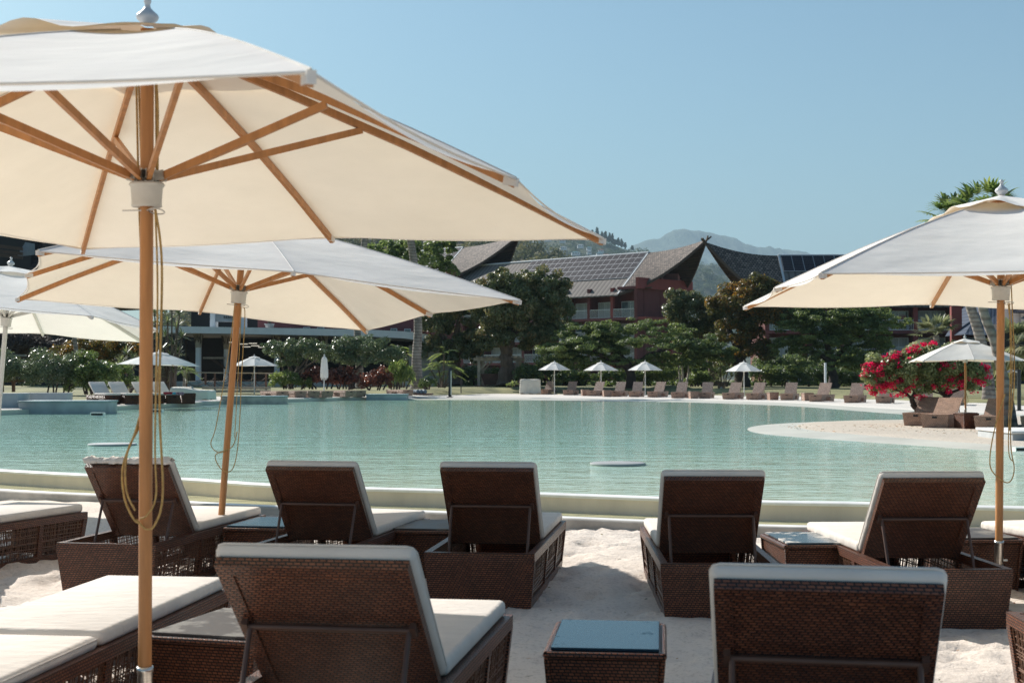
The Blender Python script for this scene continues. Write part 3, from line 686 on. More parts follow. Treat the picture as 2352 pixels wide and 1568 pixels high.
# ------------------------------------------------------------------ ground and water
def struct(m, name, mt): return tag(m.build(name, mt), kind='structure')
EDGE = [gp(x, y, .22) for x, y in [(-420, 1050), (-180, 1066), (0, 1080), (227, 1092), (421, 1100), (609, 1113), (827, 1121), (1018, 1126), (1247, 1134), (1509, 1143.5), (1748, 1152), (1982, 1156), (2223, 1163), (2500, 1170), (2900, 1183), (3500, 1203), (4600, 1240), (6200, 1290)]]
def off(L, d):
    out = []
    for i, p in enumerate(L):
        t = (L[min(i + 1, len(L) - 1)] - L[max(i - 1, 0)]); n = Vector((t.y, -t.x, 0)).normalized(); q = p + n * d; out.append(Vector((q.x, q.y, 0)))
    return out
def dense(L, k=6):
    out = []
    for i in range(len(L) - 1):
        p0, p1, p2, p3 = L[max(i - 1, 0)], L[i], L[i + 1], L[min(i + 2, len(L) - 1)]
        for j in range(k):
            t = j / k; out.append(0.5 * ((2 * p1) + (p2 - p0) * t + (2 * p0 - 5 * p1 + 4 * p2 - p3) * t * t + (3 * p1 - p0 - 3 * p2 + p3) * t ** 3))
    out.append(L[-1]); return out
EDGE = [Vector((p.x, p.y, 0)) for p in dense(EDGE)]
Z = lambda L, z: [Vector((p.x, p.y, z)) for p in L]
def strip(name, rows, mt, smooth=False):
    m = MB(); m.grid([list(r) for r in zip(*rows)], smooth); return struct(m, name, mt)
strip('pool_coping', [Z(off(EDGE, -.22), .205), Z(off(EDGE, -.20), .222), Z(off(EDGE, -.005), .222), Z(off(EDGE, .012), .214), Z(off(EDGE, .012), .190), Z(off(EDGE, .004), .188)], M['coping'])
strip('pool_wall', [Z(off(EDGE, .003), .20), Z(off(EDGE, .003), -.2)], M['wall_beige'])
strip('trough_water', [Z(off(EDGE, -.01), .035), Z(off(EDGE, 1.0), .035)], M['trough_water'])
strip('kerb', [Z(off(EDGE, .99), -.1), Z(off(EDGE, .99), .088), Z(off(EDGE, 1.01), .1), Z(off(EDGE, 1.17), .1)], M['coping'])
strip('kerb_face', [Z(off(EDGE, 1.168), .1005), Z(off(EDGE, 1.20), .095), Z(off(EDGE, 1.21), .085), Z(off(EDGE, 1.215), -.2)], M['concrete'])
# pool water: from the coping to beyond the far shore
m = MB(); rows = []
for p in off(EDGE, -.10): rows.append([Vector((p.x * (1 + 3.2 * t ** 1.2) if t else p.x, p.y + (95 - p.y) * t, .214)) for t in (0, .04, .1, .25, .5, 1)])
m.grid(rows); struct(m, 'pool_water', M['water'])
# near sand: hummocks and footprints
def vnoise(x, y, s, seed):
    r = np.random.RandomState(seed); g = r.rand(64, 64); x = x * s; y = y * s; i = np.floor(x).astype(int); j = np.floor(y).astype(int); a = x - i; b = y - j; a = a * a * (3 - 2 * a); b = b * b * (3 - 2 * b)
    G = lambda i, j: g[i % 64, j % 64]
    return (G(i, j) * (1 - a) + G(i + 1, j) * a) * (1 - b) + (G(i, j + 1) * (1 - a) + G(i + 1, j + 1) * a) * b
def near_sand():
    ex = np.array([p.x for p in off(EDGE, 1.20)]); ey = np.array([p.y for p in off(EDGE, 1.20)])
    xs = np.concatenate([np.arange(-14, -4.2, .25), np.arange(-4.2, 4.6, .055), np.arange(4.6, 22, .25)]); n = 190
    X = np.repeat(xs[:, None], n, 1); t = np.linspace(0, 1, n) ** .9; top = np.interp(xs, ex, ey)
    Y = 1.0 + (top[:, None] - 1.0) * t[None, :]
    Zz = (vnoise(X, Y, 1.1, 1) - .5) * .05 + (vnoise(X, Y, 3.2, 2) - .5) * .042 + (vnoise(X, Y, 7.5, 3) - .5) * .030 + (vnoise(X, Y, 15, 9) - .5) * .016
    for k in range(520):                                    # footprints: small dents with a pushed-up lip
        fx, fy = RS.uniform(-4, 4.5), RS.uniform(4, 15); a = RS.uniform(0, 6.28); dx = X - fx; dy = Y - fy; u = dx * math.cos(a) + dy * math.sin(a); v = -dx * math.sin(a) + dy * math.cos(a)
        q = (u / .13) ** 2 + (v / .065) ** 2; Zz += np.where(q < 6, -.034 * np.exp(-q) + .016 * np.exp(-(np.sqrt(q) - 1.5) ** 2 * 3), 0)
    Zz += .075 * np.clip((6.5 - Y) / 1.2, 0, 1) ** 2 * (3 - 2 * np.clip((6.5 - Y) / 1.2, 0, 1)) - .004
    m = MB(); m.grid([[(X[i, j], Y[i, j], Zz[i, j]) for j in range(n)] for i in range(len(xs))]); struct(m, 'sand_beach', M['sand'])
near_sand()
m = MB(); m.bb(-40, 40, -30, 1.02, -.3, -.03); struct(m, 'sand_behind', M['sand'])
m = MB(); m.bb(-4000, 4000, -4000, 6000, -1.2, -.9); struct(m, 'ground', M['soil'])
# far shore, given as water line in the photograph
SH = [(-500, 966), (-220, 957), (0, 953), (120, 948), (240, 943), (330, 939), (444, 933), (507, 928.5), (600, 925), (686, 922.7), (760, 920), (839, 918.5), (920, 918), (1012, 918), (1180, 919), (1340, 920.5), (1500, 922.5), (1600, 924.5), (1700, 928), (1800, 932), (1870, 936), (1970, 944), (2060, 951), (2160, 958), (2352, 967), (2700, 985)]
SHP = [Vector((p.x, p.y, 0)) for p in dense([gp(x, y, .214) for x, y in SH], 4)]
SXP = np.array([p.x / p.y for p in SHP])
zl = np.interp(SXP, [-.36, -.10, -.06, 1], [.40, .40, .26, .26])
def shore_row(d, z): return [Vector((p.x * (1 + d / p.y), p.y + d, zz if hasattr(z, '__len__') else z)) for p, zz in zip(SHP, z if hasattr(z, '__len__') else [z] * len(SHP))]
ap = np.where(SXP < -.07, .35, 6.5)
def row_var(dv, zv): return [Vector((p.x * (1 + d / p.y), p.y + d, z)) for p, d, z in zip(SHP, dv, zv)]
ramp_z = np.where(SXP < -.07, zl - .02, .245)
strip('pool_apron', [row_var(np.where(SXP < -.07, 0, -2.0), [-.25 if s < -.07 else .16 for s in SXP]), row_var(np.where(SXP < -.07, .02, 0.0), np.where(SXP < -.07, zl - .02, .212)), row_var(ap, ramp_z), row_var(ap + .25, ramp_z - .01)], M['apron'])
def lawn_d(s): return np.interp(s, [-.36, -.2, -.12, -.08, .0, .1, .2, .3, .36], [12, 12, 11, 12, 24, 25, 26, 24, 20])
rows = [row_var(ap - .05 + .0, ramp_z - .015), row_var(ap + .15, zl + .004)]
for k in (.1, .25, .45, .7, 1.0): rows.append(row_var(ap + .15 + (lawn_d(SXP) - ap) * k, zl + .03 * k + .03 * np.sin(SXP * 90 + k * 9) * k))
strip('far_sand', rows, M['sand_far'], True)
gz = lambda y: float(np.interp(y, [60, 90, 115, 150, 260], [.40, .55, .85, 1.0, 1.0]))
rows = [row_var(lawn_d(SXP) - .6, zl - .02)]
for d in (0, 3, 8, 20, 45, 90, 190): rows.append([Vector((p.x * (1 + q / p.y), p.y + q, max(gz(p.y + q), zz + .02) if d else zz + .035)) for p, q, zz in zip(SHP, lawn_d(SXP) + d, zl)])
strip('lawn', rows, M['grass'], True)
# peninsula with its pale rim
PEN = [(2700, 1052), (2352, 1037), (2230, 1030), (2100, 1021), (1950, 1010.5), (1850, 1003), (1775, 996), (1740, 988), (1745, 980), (1790, 974), (1870, 970), (1960, 967.5), (2060, 966), (2200, 960), (2600, 958)]
PP = [Vector((p.x, p.y, 0)) for p in dense([gp(x, y, .214) for x, y in PEN], 5)]
cen = Vector((10.5, 32.5, 0))
def inn(d, z): return [Vector((p.x + (q.x * d), p.y + q.y * d, z)) for p, q in ((p, (cen - p).normalized()) for p in PP)]
strip('peninsula_rim', [inn(-.9, .10), inn(-.35, .205), inn(.0, .23), inn(1.1, .27)], M['apron'])
m = MB(); rows = [inn(1.0, .255), inn(1.15, .285), inn(2.0, .30), inn(3.4, .29)]
m.grid([list(r) for r in zip(*rows)]); last = inn(3.4, .29); m.add(last + [Vector((11, 33, .29))], [(i, i + 1, len(last)) for i in range(len(last) - 1)], True); struct(m, 'peninsula_sand', M['sand_tan'])
# ------------------------------------------------------------------ parasols
b, d, k = tilted(-1.392, 5.405, 2.185, R(.6), R(.0))
umbrella('parasol', b, d, R(-12.2), k, .708, rect_tips(1.441, 2.117), WOOD, 'large cream parasol nearest the camera, its wooden pole in front of the left loungers', 'cream wooden parasols',
  cord=[([(.05, -.03, k - .08), (.078, -.03, k - .3), (.07, -.03, k - .8), (.085, -.03, k - 1.15), (.055, -.03, k - 1.27), (.02, -.035, k - 1.29), (-.02, -.035, k - 1.255)], .0045), ([(.05, -.03, k - .09), (.068, -.045, k - .4), (.06, -.045, k - .95), (.065, -.045, k - 1.16), (.03, -.045, k - 1.235), (.0, -.045, k - 1.25)], .004),
        ([(-.045, .0, k + .4), (-.040, .02, k - .1), (-.018, .035, k - .7), (-.035, .0, k - .9), (-.075, -.035, k - 1.05), (-.07, -.035, k - 1.17), (-.03, -.04, k - 1.25), (0, -.04, k - 1.27)], .0045), ([(-.035, .0, k + .4), (-.02, .033, k - .5), (-.025, .025, k - .85), (-.055, -.04, k - 1.0), (-.06, -.04, k - 1.14), (-.02, -.045, k - 1.22)], .004),
        ([(.035, .0, k + .45), (.05, -.01, k + .3), (.045, 0, k + .05)], .004), ([(.03, .01, k + .45), (.033, .015, k + .05)], .004)])
b, d, k = tilted(-2.105, 10.95, 2.106, R(-2.66), R(3.7))
umbrella('parasol', b, d, R(20.9), k, .70, rect_tips(1.56, 1.99), WOOD, 'cream parasol with a leaning pole behind the second lounger from the left', 'cream wooden parasols',
  cord=[([(.03, -.04, k - .10), (.05, -.05, k - .16), (.06, -.05, k - .6), (.075, -.05, k - 1.1), (.05, -.055, k - 1.33), (-.03, -.055, k - 1.35), (-.09, -.05, k - 1.24), (.03, -.055, k - 1.17), (.06, -.05, k - 1.05)], .0035), ([(-.03, -.03, k), (-.045, -.04, k - .4), (-.10, -.05, k - 1.0), (-.13, -.05, k - 1.16), (-.06, -.055, k - 1.22), (.02, -.055, k - 1.18)], .0035), ([(.02, -.04, k - .10), (.03, -.05, k - .5), (.045, -.05, k - 1.1)], .003)])
b, d, k = tilted(3.297, 9.581, 2.056, R(.32), R(.8))
umbrella('parasol', b, d, R(-3.4), k, .723, rect_tips(1.511, 1.996), WOOD, 'cream parasol at the right edge, its pole in a steel sleeve beside a lounger', 'cream wooden parasols',
  cord=[([(.04, -.03, k - .09), (.065, -.04, k - .4), (.06, -.04, k - 1.0), (.085, -.04, k - 1.2), (.05, -.045, k - 1.29), (-.02, -.045, k - 1.26), (-.075, -.04, k - 1.17), (-.05, -.045, k - .95), (.02, -.045, k - .7)], .004), ([(.05, 0, k + .35), (.075, -.0, k - .1), (.085, -.03, k - .6), (.05, -.04, k - .95)], .004), ([(.05, -.03, k - .09), (.055, -.04, k - .5), (.045, -.045, k - 1.05), (.075, -.045, k - 1.15)], .0035)])
b, d, k = tilted(-5.564, 15.634, 2.10, R(-2.9), R(3.2))
umbrella('parasol', b, d, R(6.9), k, .68, [(1.25, -1.9), (1.64, 0), (1.25, 1.9), (0, 1.97), (-1.25, 1.9), (-1.64, 0), (-1.25, -1.9), (0, -1.97)], WHITE, 'white parasol with white metal ribs at the left edge', None)
p = at(2218, 981, 34); m = None
u5 = umbrella('parasol', Vector((p.x, p.y, .36)), (0, 0, 1), R(-8), at(2218, 826, 34).z - .36, .60, rect_tips(1.15, 1.2), WOOD, 'cream parasol over the loungers beside the pink flowering tree', 'cream wooden parasols', sub=6, rp=.024, pin=False,
  cord=[([(.03, -.02, 1.40), (.02, -.04, .9), (.0, -.04, .75), (-.05, -.04, .55), (-.03, -.04, .48), (.04, -.04, .5), (.05, -.04, .6), (.01, -.04, .75)], .006)])
m = MB(); m.rbox((0, 0, .05), (.62, .62, .10), .012); o = m.build('concrete_block', M['concrete'], None, (p.x, p.y, .27)); tag(o, 'square concrete block holding the parasol by the pink flowering tree', 'concrete block')
p = gp(333, 929, .42); umbrella('parasol', Vector((p.x, 57, .42)), (.03, 0, 1), R(38), 1.58, .60, rect_tips(1.22, 1.22), (M['wood'], M['canopy_white'], M['hub'], M['finial'], M['cord']), 'white parasol over the cushioned loungers on the left bank', None, sub=6, pin=False)
g8 = 'small white parasols along the far beach'
for px, pb, Y, r, hh, lab in [(1273.5, 906, 99, 1.13, 2.38, 'small white parasol nearest the covered chair on the far beach'), (1380.5, 909.5, 96, 1.20, 2.40, 'small white parasol second from the covered chair on the far beach'), (1482, 912, 94, 1.18, 2.45, 'small white parasol in front of the feathery tree, third from the covered chair'), (1709, 919, 86, 1.16, 2.42, 'small white parasol standing beside the timber bin on the far beach'), (584, 909, 83, 1.33, 2.42, 'greyish parasol in front of the dark reception terrace')]:
    q = at(px, pb, Y); umbrella('parasol', Vector((q.x, q.y, q.z)), (.0, 0, 1), R(0), hh - .66, .66, oct_tips(r, .2), (M['white_metal'], M['canopy_white'], M['white_metal'], M['white_metal'], M['cord_pale']), lab, g8, sub=5, block=1, sleeve=.2, drop=.0, rp=.03, pin=False, cord=[([(.03, -.04, hh - .7), (-.12, -.05, hh - 1.3), (-.14, -.05, hh - 1.75), (-.02, -.05, hh - 1.8)], .010)])
# folded parasol
p = at(744, 904, 84); root = empty('folded_parasol', p, 0, 'furled white parasol in front of the dark red shrubs', 'parasol')
k = 84 / F
m = MB(); m.tube([(0, 0, 0), (.02, 0, 88 * k)], .035, 8); m.build('pole', M['white_metal'], root)
m = MB(); pr = [(7.2, 36), (8.2, 40), (7.9, 52), (6.8, 68), (6.1, 76), (6.6, 77), (4.2, 83), (1.5, 86), (1.2, 88), (1.6, 89.5), (.1, 91)]; P = []
for r_, z_ in pr: P.append([Vector(((r_ * k) * (1 + .14 * math.cos(9 * a)) * math.cos(a) + .015, (r_ * k) * (1 + .14 * math.cos(9 * a)) * math.sin(a), z_ * k)) for a in np.linspace(0, 2 * math.pi, 55)])
m.grid(P); m.build('canopy', M['canopy_white'], root)
m = MB()
for a in range(8): m.tube([(6.5 * k * math.cos(a * .785), 6.5 * k * math.sin(a * .785), 36.5 * k), (5 * k * math.cos(a * .785), 5 * k * math.sin(a * .785), 32 * k)], .03, 5)
m.build('rib', M['white_metal'], root)
# ------------------------------------------------------------------ front loungers and tables
gl = 'brown wicker loungers on the near sand'
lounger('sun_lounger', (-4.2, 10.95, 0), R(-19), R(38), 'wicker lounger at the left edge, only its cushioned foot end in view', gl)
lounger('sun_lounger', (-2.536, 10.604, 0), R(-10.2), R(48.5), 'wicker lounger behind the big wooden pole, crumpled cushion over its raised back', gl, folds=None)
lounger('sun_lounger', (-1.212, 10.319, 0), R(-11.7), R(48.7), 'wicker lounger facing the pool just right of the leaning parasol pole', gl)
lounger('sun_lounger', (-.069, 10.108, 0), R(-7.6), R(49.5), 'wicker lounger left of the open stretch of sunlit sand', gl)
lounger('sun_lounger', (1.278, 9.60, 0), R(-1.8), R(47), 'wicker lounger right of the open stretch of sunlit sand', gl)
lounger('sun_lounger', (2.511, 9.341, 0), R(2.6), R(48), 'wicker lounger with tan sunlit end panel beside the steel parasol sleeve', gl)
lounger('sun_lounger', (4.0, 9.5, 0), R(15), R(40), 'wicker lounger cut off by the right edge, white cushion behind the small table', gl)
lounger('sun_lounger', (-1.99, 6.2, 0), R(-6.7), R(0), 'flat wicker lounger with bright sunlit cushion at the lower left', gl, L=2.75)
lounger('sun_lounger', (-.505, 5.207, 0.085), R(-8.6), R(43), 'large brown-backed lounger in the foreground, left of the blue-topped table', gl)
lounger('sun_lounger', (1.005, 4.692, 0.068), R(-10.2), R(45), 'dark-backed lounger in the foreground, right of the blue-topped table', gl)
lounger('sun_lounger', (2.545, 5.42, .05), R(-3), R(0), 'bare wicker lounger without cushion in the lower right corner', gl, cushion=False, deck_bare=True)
table((.41, 6.12, 0), R(-6), 'top_blue', 'wicker table with shiny blue top between the two foreground loungers')
table((-1.24, 6.42, 0), R(-16), 'top_worn', 'wicker table with worn grey top behind the big wooden pole', w=.50)
table((-.60, 10.68, 0), R(-8), 'top_worn', 'wicker table with grey top between the two middle loungers')
table((-1.84, 10.86, 0), R(-10), 'top_blue', 'wicker table with dark top beside the leaning parasol pole')
table((2.02, 9.80, 0), R(3), 'top_chip', 'wicker table with peeling blue top on the right of the sand gap', w=.45)
table((3.23, 10.1, 0), R(4), 'top_worn', 'wicker table behind the steel parasol sleeve at the right')
m = MB(); P = []
for i in range(9):
    P.append([Vector((-3.15 + i * .05 + .02 * math.sin(j * 2.1), 8.5 + j * .045 - .018 * i, .03 + .03 * math.sin(i * 1.3 + j) ** 2 + .012 * i * (j > 2))) for j in range(7)])
m.grid(P); o = m.build('crumpled_cloth', M['cushion']); tag(o, 'crumpled scrap of white cloth lying on the shaded sand at the left', 'cloth')
m = MB(); m.bb(3.05, 4.6, 7.9, 9.0, -.2, .045); o = m.build('concrete_footing', M['concrete']); tag(o, 'weathered concrete slab at the foot of the right parasol', 'slab')
# stone discs in the pool
for px, py, r, lab in [(1419, 1063, .40, 'round pale stone disc in the water behind the sand gap'), (258, 1019, .44, 'round pale stone disc in the water behind the big wooden pole')]:
    q = gp(px, py, .24); m = MB(); m.lathe([(0, .248), (r - .02, .248), (r, .242), (r, .212), (r - .04, .205), (.10, .20), (.09, -.4)], (q.x, q.y, 0), 36); tag(m.build('stone_disc', M['stone']), lab, 'stone disc', 'stone discs in the pool')

# crumpled cover bunched along the top of the lounger behind the big pole
m = MB(); P = []
Mb = Matrix.Translation((-2.536, 10.604, 0)) @ Matrix.Rotation(R(-10.2), 4, 'Z') @ Matrix.Translation((0, LHY, LHZ)) @ Matrix.Rotation(-R(48.5), 4, 'X')
for i in range(41):
    x = -.325 + .65 * i / 40; row = []
    for j in range(13):
        a = -0.7 + 3.6 * j / 12; rr_ = .026 + .005 * math.sin(i * .55) + .004 * math.sin(i * 1.3 + j * .8) + .004 * math.sin(i * 2.7 + 1.1 * j)
        row.append(Mb @ Vector((x + .008 * math.sin(j * 1.3), -LB - .006 - rr_ * math.sin(a), .022 + rr_ * 1.15 * math.cos(a))))
    P.append(row)
m.grid(P); o = m.build('towel', M['cushion']); tag(o, 'white towel bunched over the raised back of the lounger behind the big pole', 'towel')
r4 = np.random.RandomState(8); n = 240; C = np.zeros((n, 3)); C[:, 0] = r4.uniform(-4, 4, n); C[:, 1] = r4.uniform(6.6, 13.4, n); C[:, 2] = .022; a = r4.uniform(0, 6.28, n); U = np.stack([np.cos(a), np.sin(a), r4.uniform(-.2, .2, n)], 1) * r4.uniform(.006, .028, (n, 1)); V = np.stack([-np.sin(a), np.cos(a), r4.uniform(0, .5, n)], 1) * .006
tag(quads('beach_litter', C, U, V, r4.uniform(0, 1, n), 'lf_orange'), kind='stuff')
# ------------------------------------------------------------------ far beach loungers
rowg = 'brown loungers along the far beach'
pr = far_lounger(R(48)); pr_c = far_lounger(R(36), True, 'wicker'); pr_f = far_lounger(0.0)
used = set()
def put(proto, loc, ph, label, group, sc=1.0):
    o = proto if proto.name not in used else copy_tree(proto)
    used.add(proto.name); o.location = loc; o.rotation_euler = (0, 0, ph); o.scale = (sc, sc, sc); return tag(o, label, 'sun lounger', group)
def D5(x): return 1175.9 + .2708 * x
def Y5(y): return 522.6 + .2708 * y
far = [(309, 1418, 'first brown lounger beside the cream covered chair'), (505, 1425, 'brown lounger between the first two small parasols'), (728, 1433, 'brown lounger under the second small parasol from the covered chair'), (915, 1437, 'brown lounger left of the third small parasol from the covered chair'), (1068, 1440, 'brown lounger under the third small parasol, before the feathery tree'), (1250, 1443, 'brown lounger in front of the grassy mound, just right of the third small parasol'), (1445, 1450, 'brown lounger in front of the three white trunks'), (1670, 1453, 'brown lounger just left of the timber bin'), (1898, 1460, 'brown lounger behind the small parasol beside the timber bin'), (2102, 1463, 'brown lounger next to a dark table right of the bin parasol'), (2385, 1468, 'brown lounger between the two far side tables at the right'), (2661, 1480, 'brown lounger below the white post'), (2951, 1490, 'brown lounger at the left edge of the pink flowering tree'), (3211, 1495, 'brown lounger half hidden by the lower left of the pink flowering tree')]
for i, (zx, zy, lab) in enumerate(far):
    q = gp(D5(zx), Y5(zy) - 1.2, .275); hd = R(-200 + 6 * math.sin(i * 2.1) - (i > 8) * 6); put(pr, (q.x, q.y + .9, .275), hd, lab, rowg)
for px, py, lab in [(2139, 932, 'brown lounger seen between the two trunks of the pink flowering tree'), (2212, 931, 'brown lounger behind the wooden parasol pole by the pink flowering tree')]:
    q = gp(px, py, .27); put(pr, (q.x, q.y + .9, .27), R(-200), lab, rowg)
gt = 'small wicker tables on the far beach'
for zx, zy, lab in [(624, 1430, 'small wicker table left of the second small parasol'), (808, 1437, 'small wicker table right of the second small parasol'), (1546, 1452, 'small wicker table in front of the three white trunks'), (217, 1414, 'dark wicker table right beside the cream covered chair'), (1544.5, 1452, None), (2221, 1464, 'tapered wicker table in the gap right of the bin parasol'), (2516, 1471, 'wicker table left of the white post')]:
    if lab is None: continue
    q = gp(D5(zx), Y5(zy) - .8, .275); t = table((q.x, q.y + .3, .275), R(8), 'top_worn', lab, gt, .50, .52, .40, 'wicker_far')
# left bank, white cushions
lb = 'cushioned loungers on the left bank'
for px, py, Y, lab in [(238, 925, 57, 'white cushioned lounger furthest left on the left bank'), (283, 924.5, 57.2, 'white cushioned lounger second from the left on the left bank'), (337, 924.5, 57.6, 'white cushioned lounger behind the big wooden pole on the left bank'), (377, 924, 58, 'white cushioned lounger beside the red and blue towels on the left bank')]:
    q = at(px, py, Y); put(pr_c, (q.x, q.y, .415), R(218), lab, lb)
t = table((at(431, 925, 57).x, 57, .415), R(20), 'top_worn', 'wicker box table carrying the patterned bag on the left bank', None, .55, .6, .42)
fl = 'flat brown loungers by the grey stone block'
for px, Y, lab in [(648, 74, 'flat brown lounger nearest the folding stone block'), (690, 75, 'flat brown lounger left of the furled parasol'), (721, 75.5, 'flat brown lounger just left of the furled parasol pole'), (752, 76, 'flat brown lounger just right of the furled parasol pole'), (806, 78, 'flat brown lounger in front of the dark red shrubs'), (828, 79, 'flat brown lounger touching the low stone block on the right'), (937, 83, 'flat brown lounger behind the low teal stone block')]:
    lab = lab.replace('folding stone block', 'pole of the greyish parasol')
    q = at(px, 905, Y); put(pr_f, (q.x - .55, q.y + .8, .405), R(215), lab, fl)
for nm, mt, px0, px1, py0, py1, Y, d, lab, cat in [('rolled_towel', 'towel_red', 384, 405, 900.5, 906, 57, .2, 'red rolled towel on the foot of a cushioned lounger', 'towel'), ('folded_towel', 'towel_blue', 405, 415, 901.5, 906, 57, .2, 'turquoise towel beside the red towel', 'towel'), ('beach_bag', 'bag', 413, 430, 901, 908, 57, .3, 'dark patterned bag on the wicker box table', 'bag')]:
    a = at(px0, py1, Y); c = at(px1, py0, Y); m = MB(); m.rbox((0, 0, 0), (c.x - a.x, d, c.z - a.z), min(d, c.z - a.z) * .42); o = m.build(nm, M[mt], None, ((a.x + c.x) / 2, Y - .6, (a.z + c.z) / 2 + .02)); tag(o, lab, cat)
# ------------------------------------------------------------------ covered furniture, stone blocks, posts
def draped(name, px0, px1, py0, py1, Y, dep, lab, seed, slope=0.0, mat='tarp', feet=True):
    rs = random.Random(seed); a = at(px0, py1, Y); c = at(px1, py0, Y); W = c.x - a.x; Hh = c.z - a.z; n = 22; m = MB(); P = []
    prof = [(1.02, 0.05), (1.01, .3), (1.0, .6), (.99, .9), (.95, .985), (.8, 1.0), (.0, 1.0)]
    for (r, z) in prof:
        row = []
        for i in range(n * 4 + 1):
            s = (i % (n * 4)) / n; k = int(s); t = s - k; x, y = [(-1 + 2 * t, -1), (1, -1 + 2 * t), (1 - 2 * t, 1), (-1, 1 - 2 * t)][k]
            fold = .025 * math.sin(i * .9 + seed) * (1 - z) + .012 * math.sin(i * 2.7)
            row.append(Vector((x * r * W / 2 * (1 + fold), y * r * dep / 2 * (1 + fold), z * Hh * (1 - slope * (x * .5 + .5) * z) + (.03 * math.sin(i * .7) if z < .1 else .015 * math.sin(x * 4 + y * 3)))))
        P.append(row)
    m.grid(P); root = empty(name, ((a.x + c.x) / 2, Y + dep / 2, a.z), 0, lab, 'covered furniture'); m.build('cover', M[mat], root)
    m = MB(); m.bb(-W * .47, W * .47, -dep * .46, dep * .46, .0, .06); m.build('base', M['wicker_far'], root); return root
draped('covered_chair', 1194.5, 1241.5, 871, 905, 100, 1.1, 'cream tarpaulin covered chair standing on the far white sand', 3)
draped('covered_lounger', 390, 478, 889, 919, 60, 1.6, 'cream tarpaulin over stacked loungers on the left bank', 5, .25)
def block(name, px0, px1, py0, py1, Y, dep, lab, mt='stone', top=None, cat='stone block', group='pale stone blocks by the water', yaw=0):
    a = at(px0, py1, Y); c = at(px1, py0, Y); W = c.x - a.x; Hh = c.z - a.z
    root = empty(name, ((a.x + c.x) / 2, Y + dep / 2, a.z), yaw, lab, cat, group)
    m = MB(); m.rbox((0, 0, Hh / 2 - .1), (W, dep, Hh + .2), .02, None, 2); m.build('body', M[mt], root)
    if top: m = MB(); m.rbox((0, 0, Hh + .025), (W + .06, dep + .06, .05), .012, None, 2); m.build('slab', M[top], root)
    return root
block('stone_block', -60, 42, 903, 943, 49.5, 1.2, 'square pale stone block at the far left waterline')
block('stone_block', 42, 156, 902, 922, 53, .6, 'long pale stone wall behind the low slab on the left bank')
block('stone_block', 42, 240, 923.5, 944, 49, 1.6, 'long low stone slab with teal top at the left waterline', 'stone', 'stone_top')
block('stone_block', 507, 649, 911.5, 924.5, 67, 1.6, 'low weathered stone block in front of the greyish parasol', 'concrete', 'stone_top')
block('stone_block', 841, 932, 907, 919, 79, 2.0, 'low teal stone block with two white lamps near the rolled mats', 'stone', 'stone_top')
block('stone_block', 2326, 2460, 996, 1017, 26.5, 2.0, 'pale stone block at the right end of the sandy spit', 'stone', 'coping', group=None)
for i, (px, Y) in enumerate([(150, 45.5), (247, 48), (340, 51)]):
    pass
root = empty('mat_stack', at(958, 907, 84), 0, 'three rolled blue grey mats on a low timber pallet', 'rolled mats'); k = 84 / F
for j, x in enumerate((2, 10, 19)):
    m = MB(); m.tube([(x * k, 0, 8.2 * k), (x * k - 24 * k, 1.6, 8.2 * k)], 4.4 * k, 14); m.lathe([(2.2 * k, 0), (2.2 * k, .01)], (0, 0, 0), 8) if False else None; m.build('mat_roll', M['mat_blue'], root)
m = MB(); m.bb(-8 * k, 34 * k, -.4, 1.6, 0, 3.6 * k); m.build('pallet', M['deck_wood'], root)
def post(name, px, y0, y1, Y, rw, mt, lab, cat, n=4, extra=None):
    a = at(px, y1, Y); c = at(px, y0, Y); root = empty(name, a, 0, lab, cat); m = MB(); r = rw / 2 * Y / F
    if n == 4: m.rbox((0, 0, (c.z - a.z) / 2), (2 * r, 2 * r, c.z - a.z), r * .2)
    else: m.tube([(0, 0, 0), (0, 0, c.z - a.z)], r, 12)
    m.build('column', M[mt], root); m = MB(); m.lathe([(r * 2.2, 0), (r * 2.2, .03), (r, .04)], n=12); m.build('foot', M[mt], root)
    if extra: extra(root, r, c.z - a.z)
    return root
def head(root, r, h):
    m = MB(); m.bb(r * .5, r * 1.02, -r * 1.02, r * 1.02, h * .08, h * .9); m.build('side_strip', M['steel'], root)
post('shower_post', 1033.5, 845, 912, 86, 7, 'black', 'slim dark shower post at the water edge near the big pale palm', 'shower', 4, head)
def head2(root, r, h):
    m = MB(); m.tube([(0, 0, h - .1), (-.25, 0, h - .02), (-.32, 0, h - .06)], .03, 8); m.lathe([(0.02, .0), (.14, -.04), (.13, -.05), (0, -.05)], (-.34, 0, h - .05), 14); m.build('shower_head', M['steel'], root)
post('shower_post', 2341, 848, 943, 46, 9, 'black', 'dark shower post with a white head at the right edge', 'shower', 12, head2)
post('marker_post', 1059, 870, 902, 92, 2.2, 'black', 'thin dark post right of the shower on the white sand', 'post', 8)
post('white_post', 1896, 833, 897, 80, 4.6, 'white_paint', 'tall white post behind the far loungers', 'post', 4)
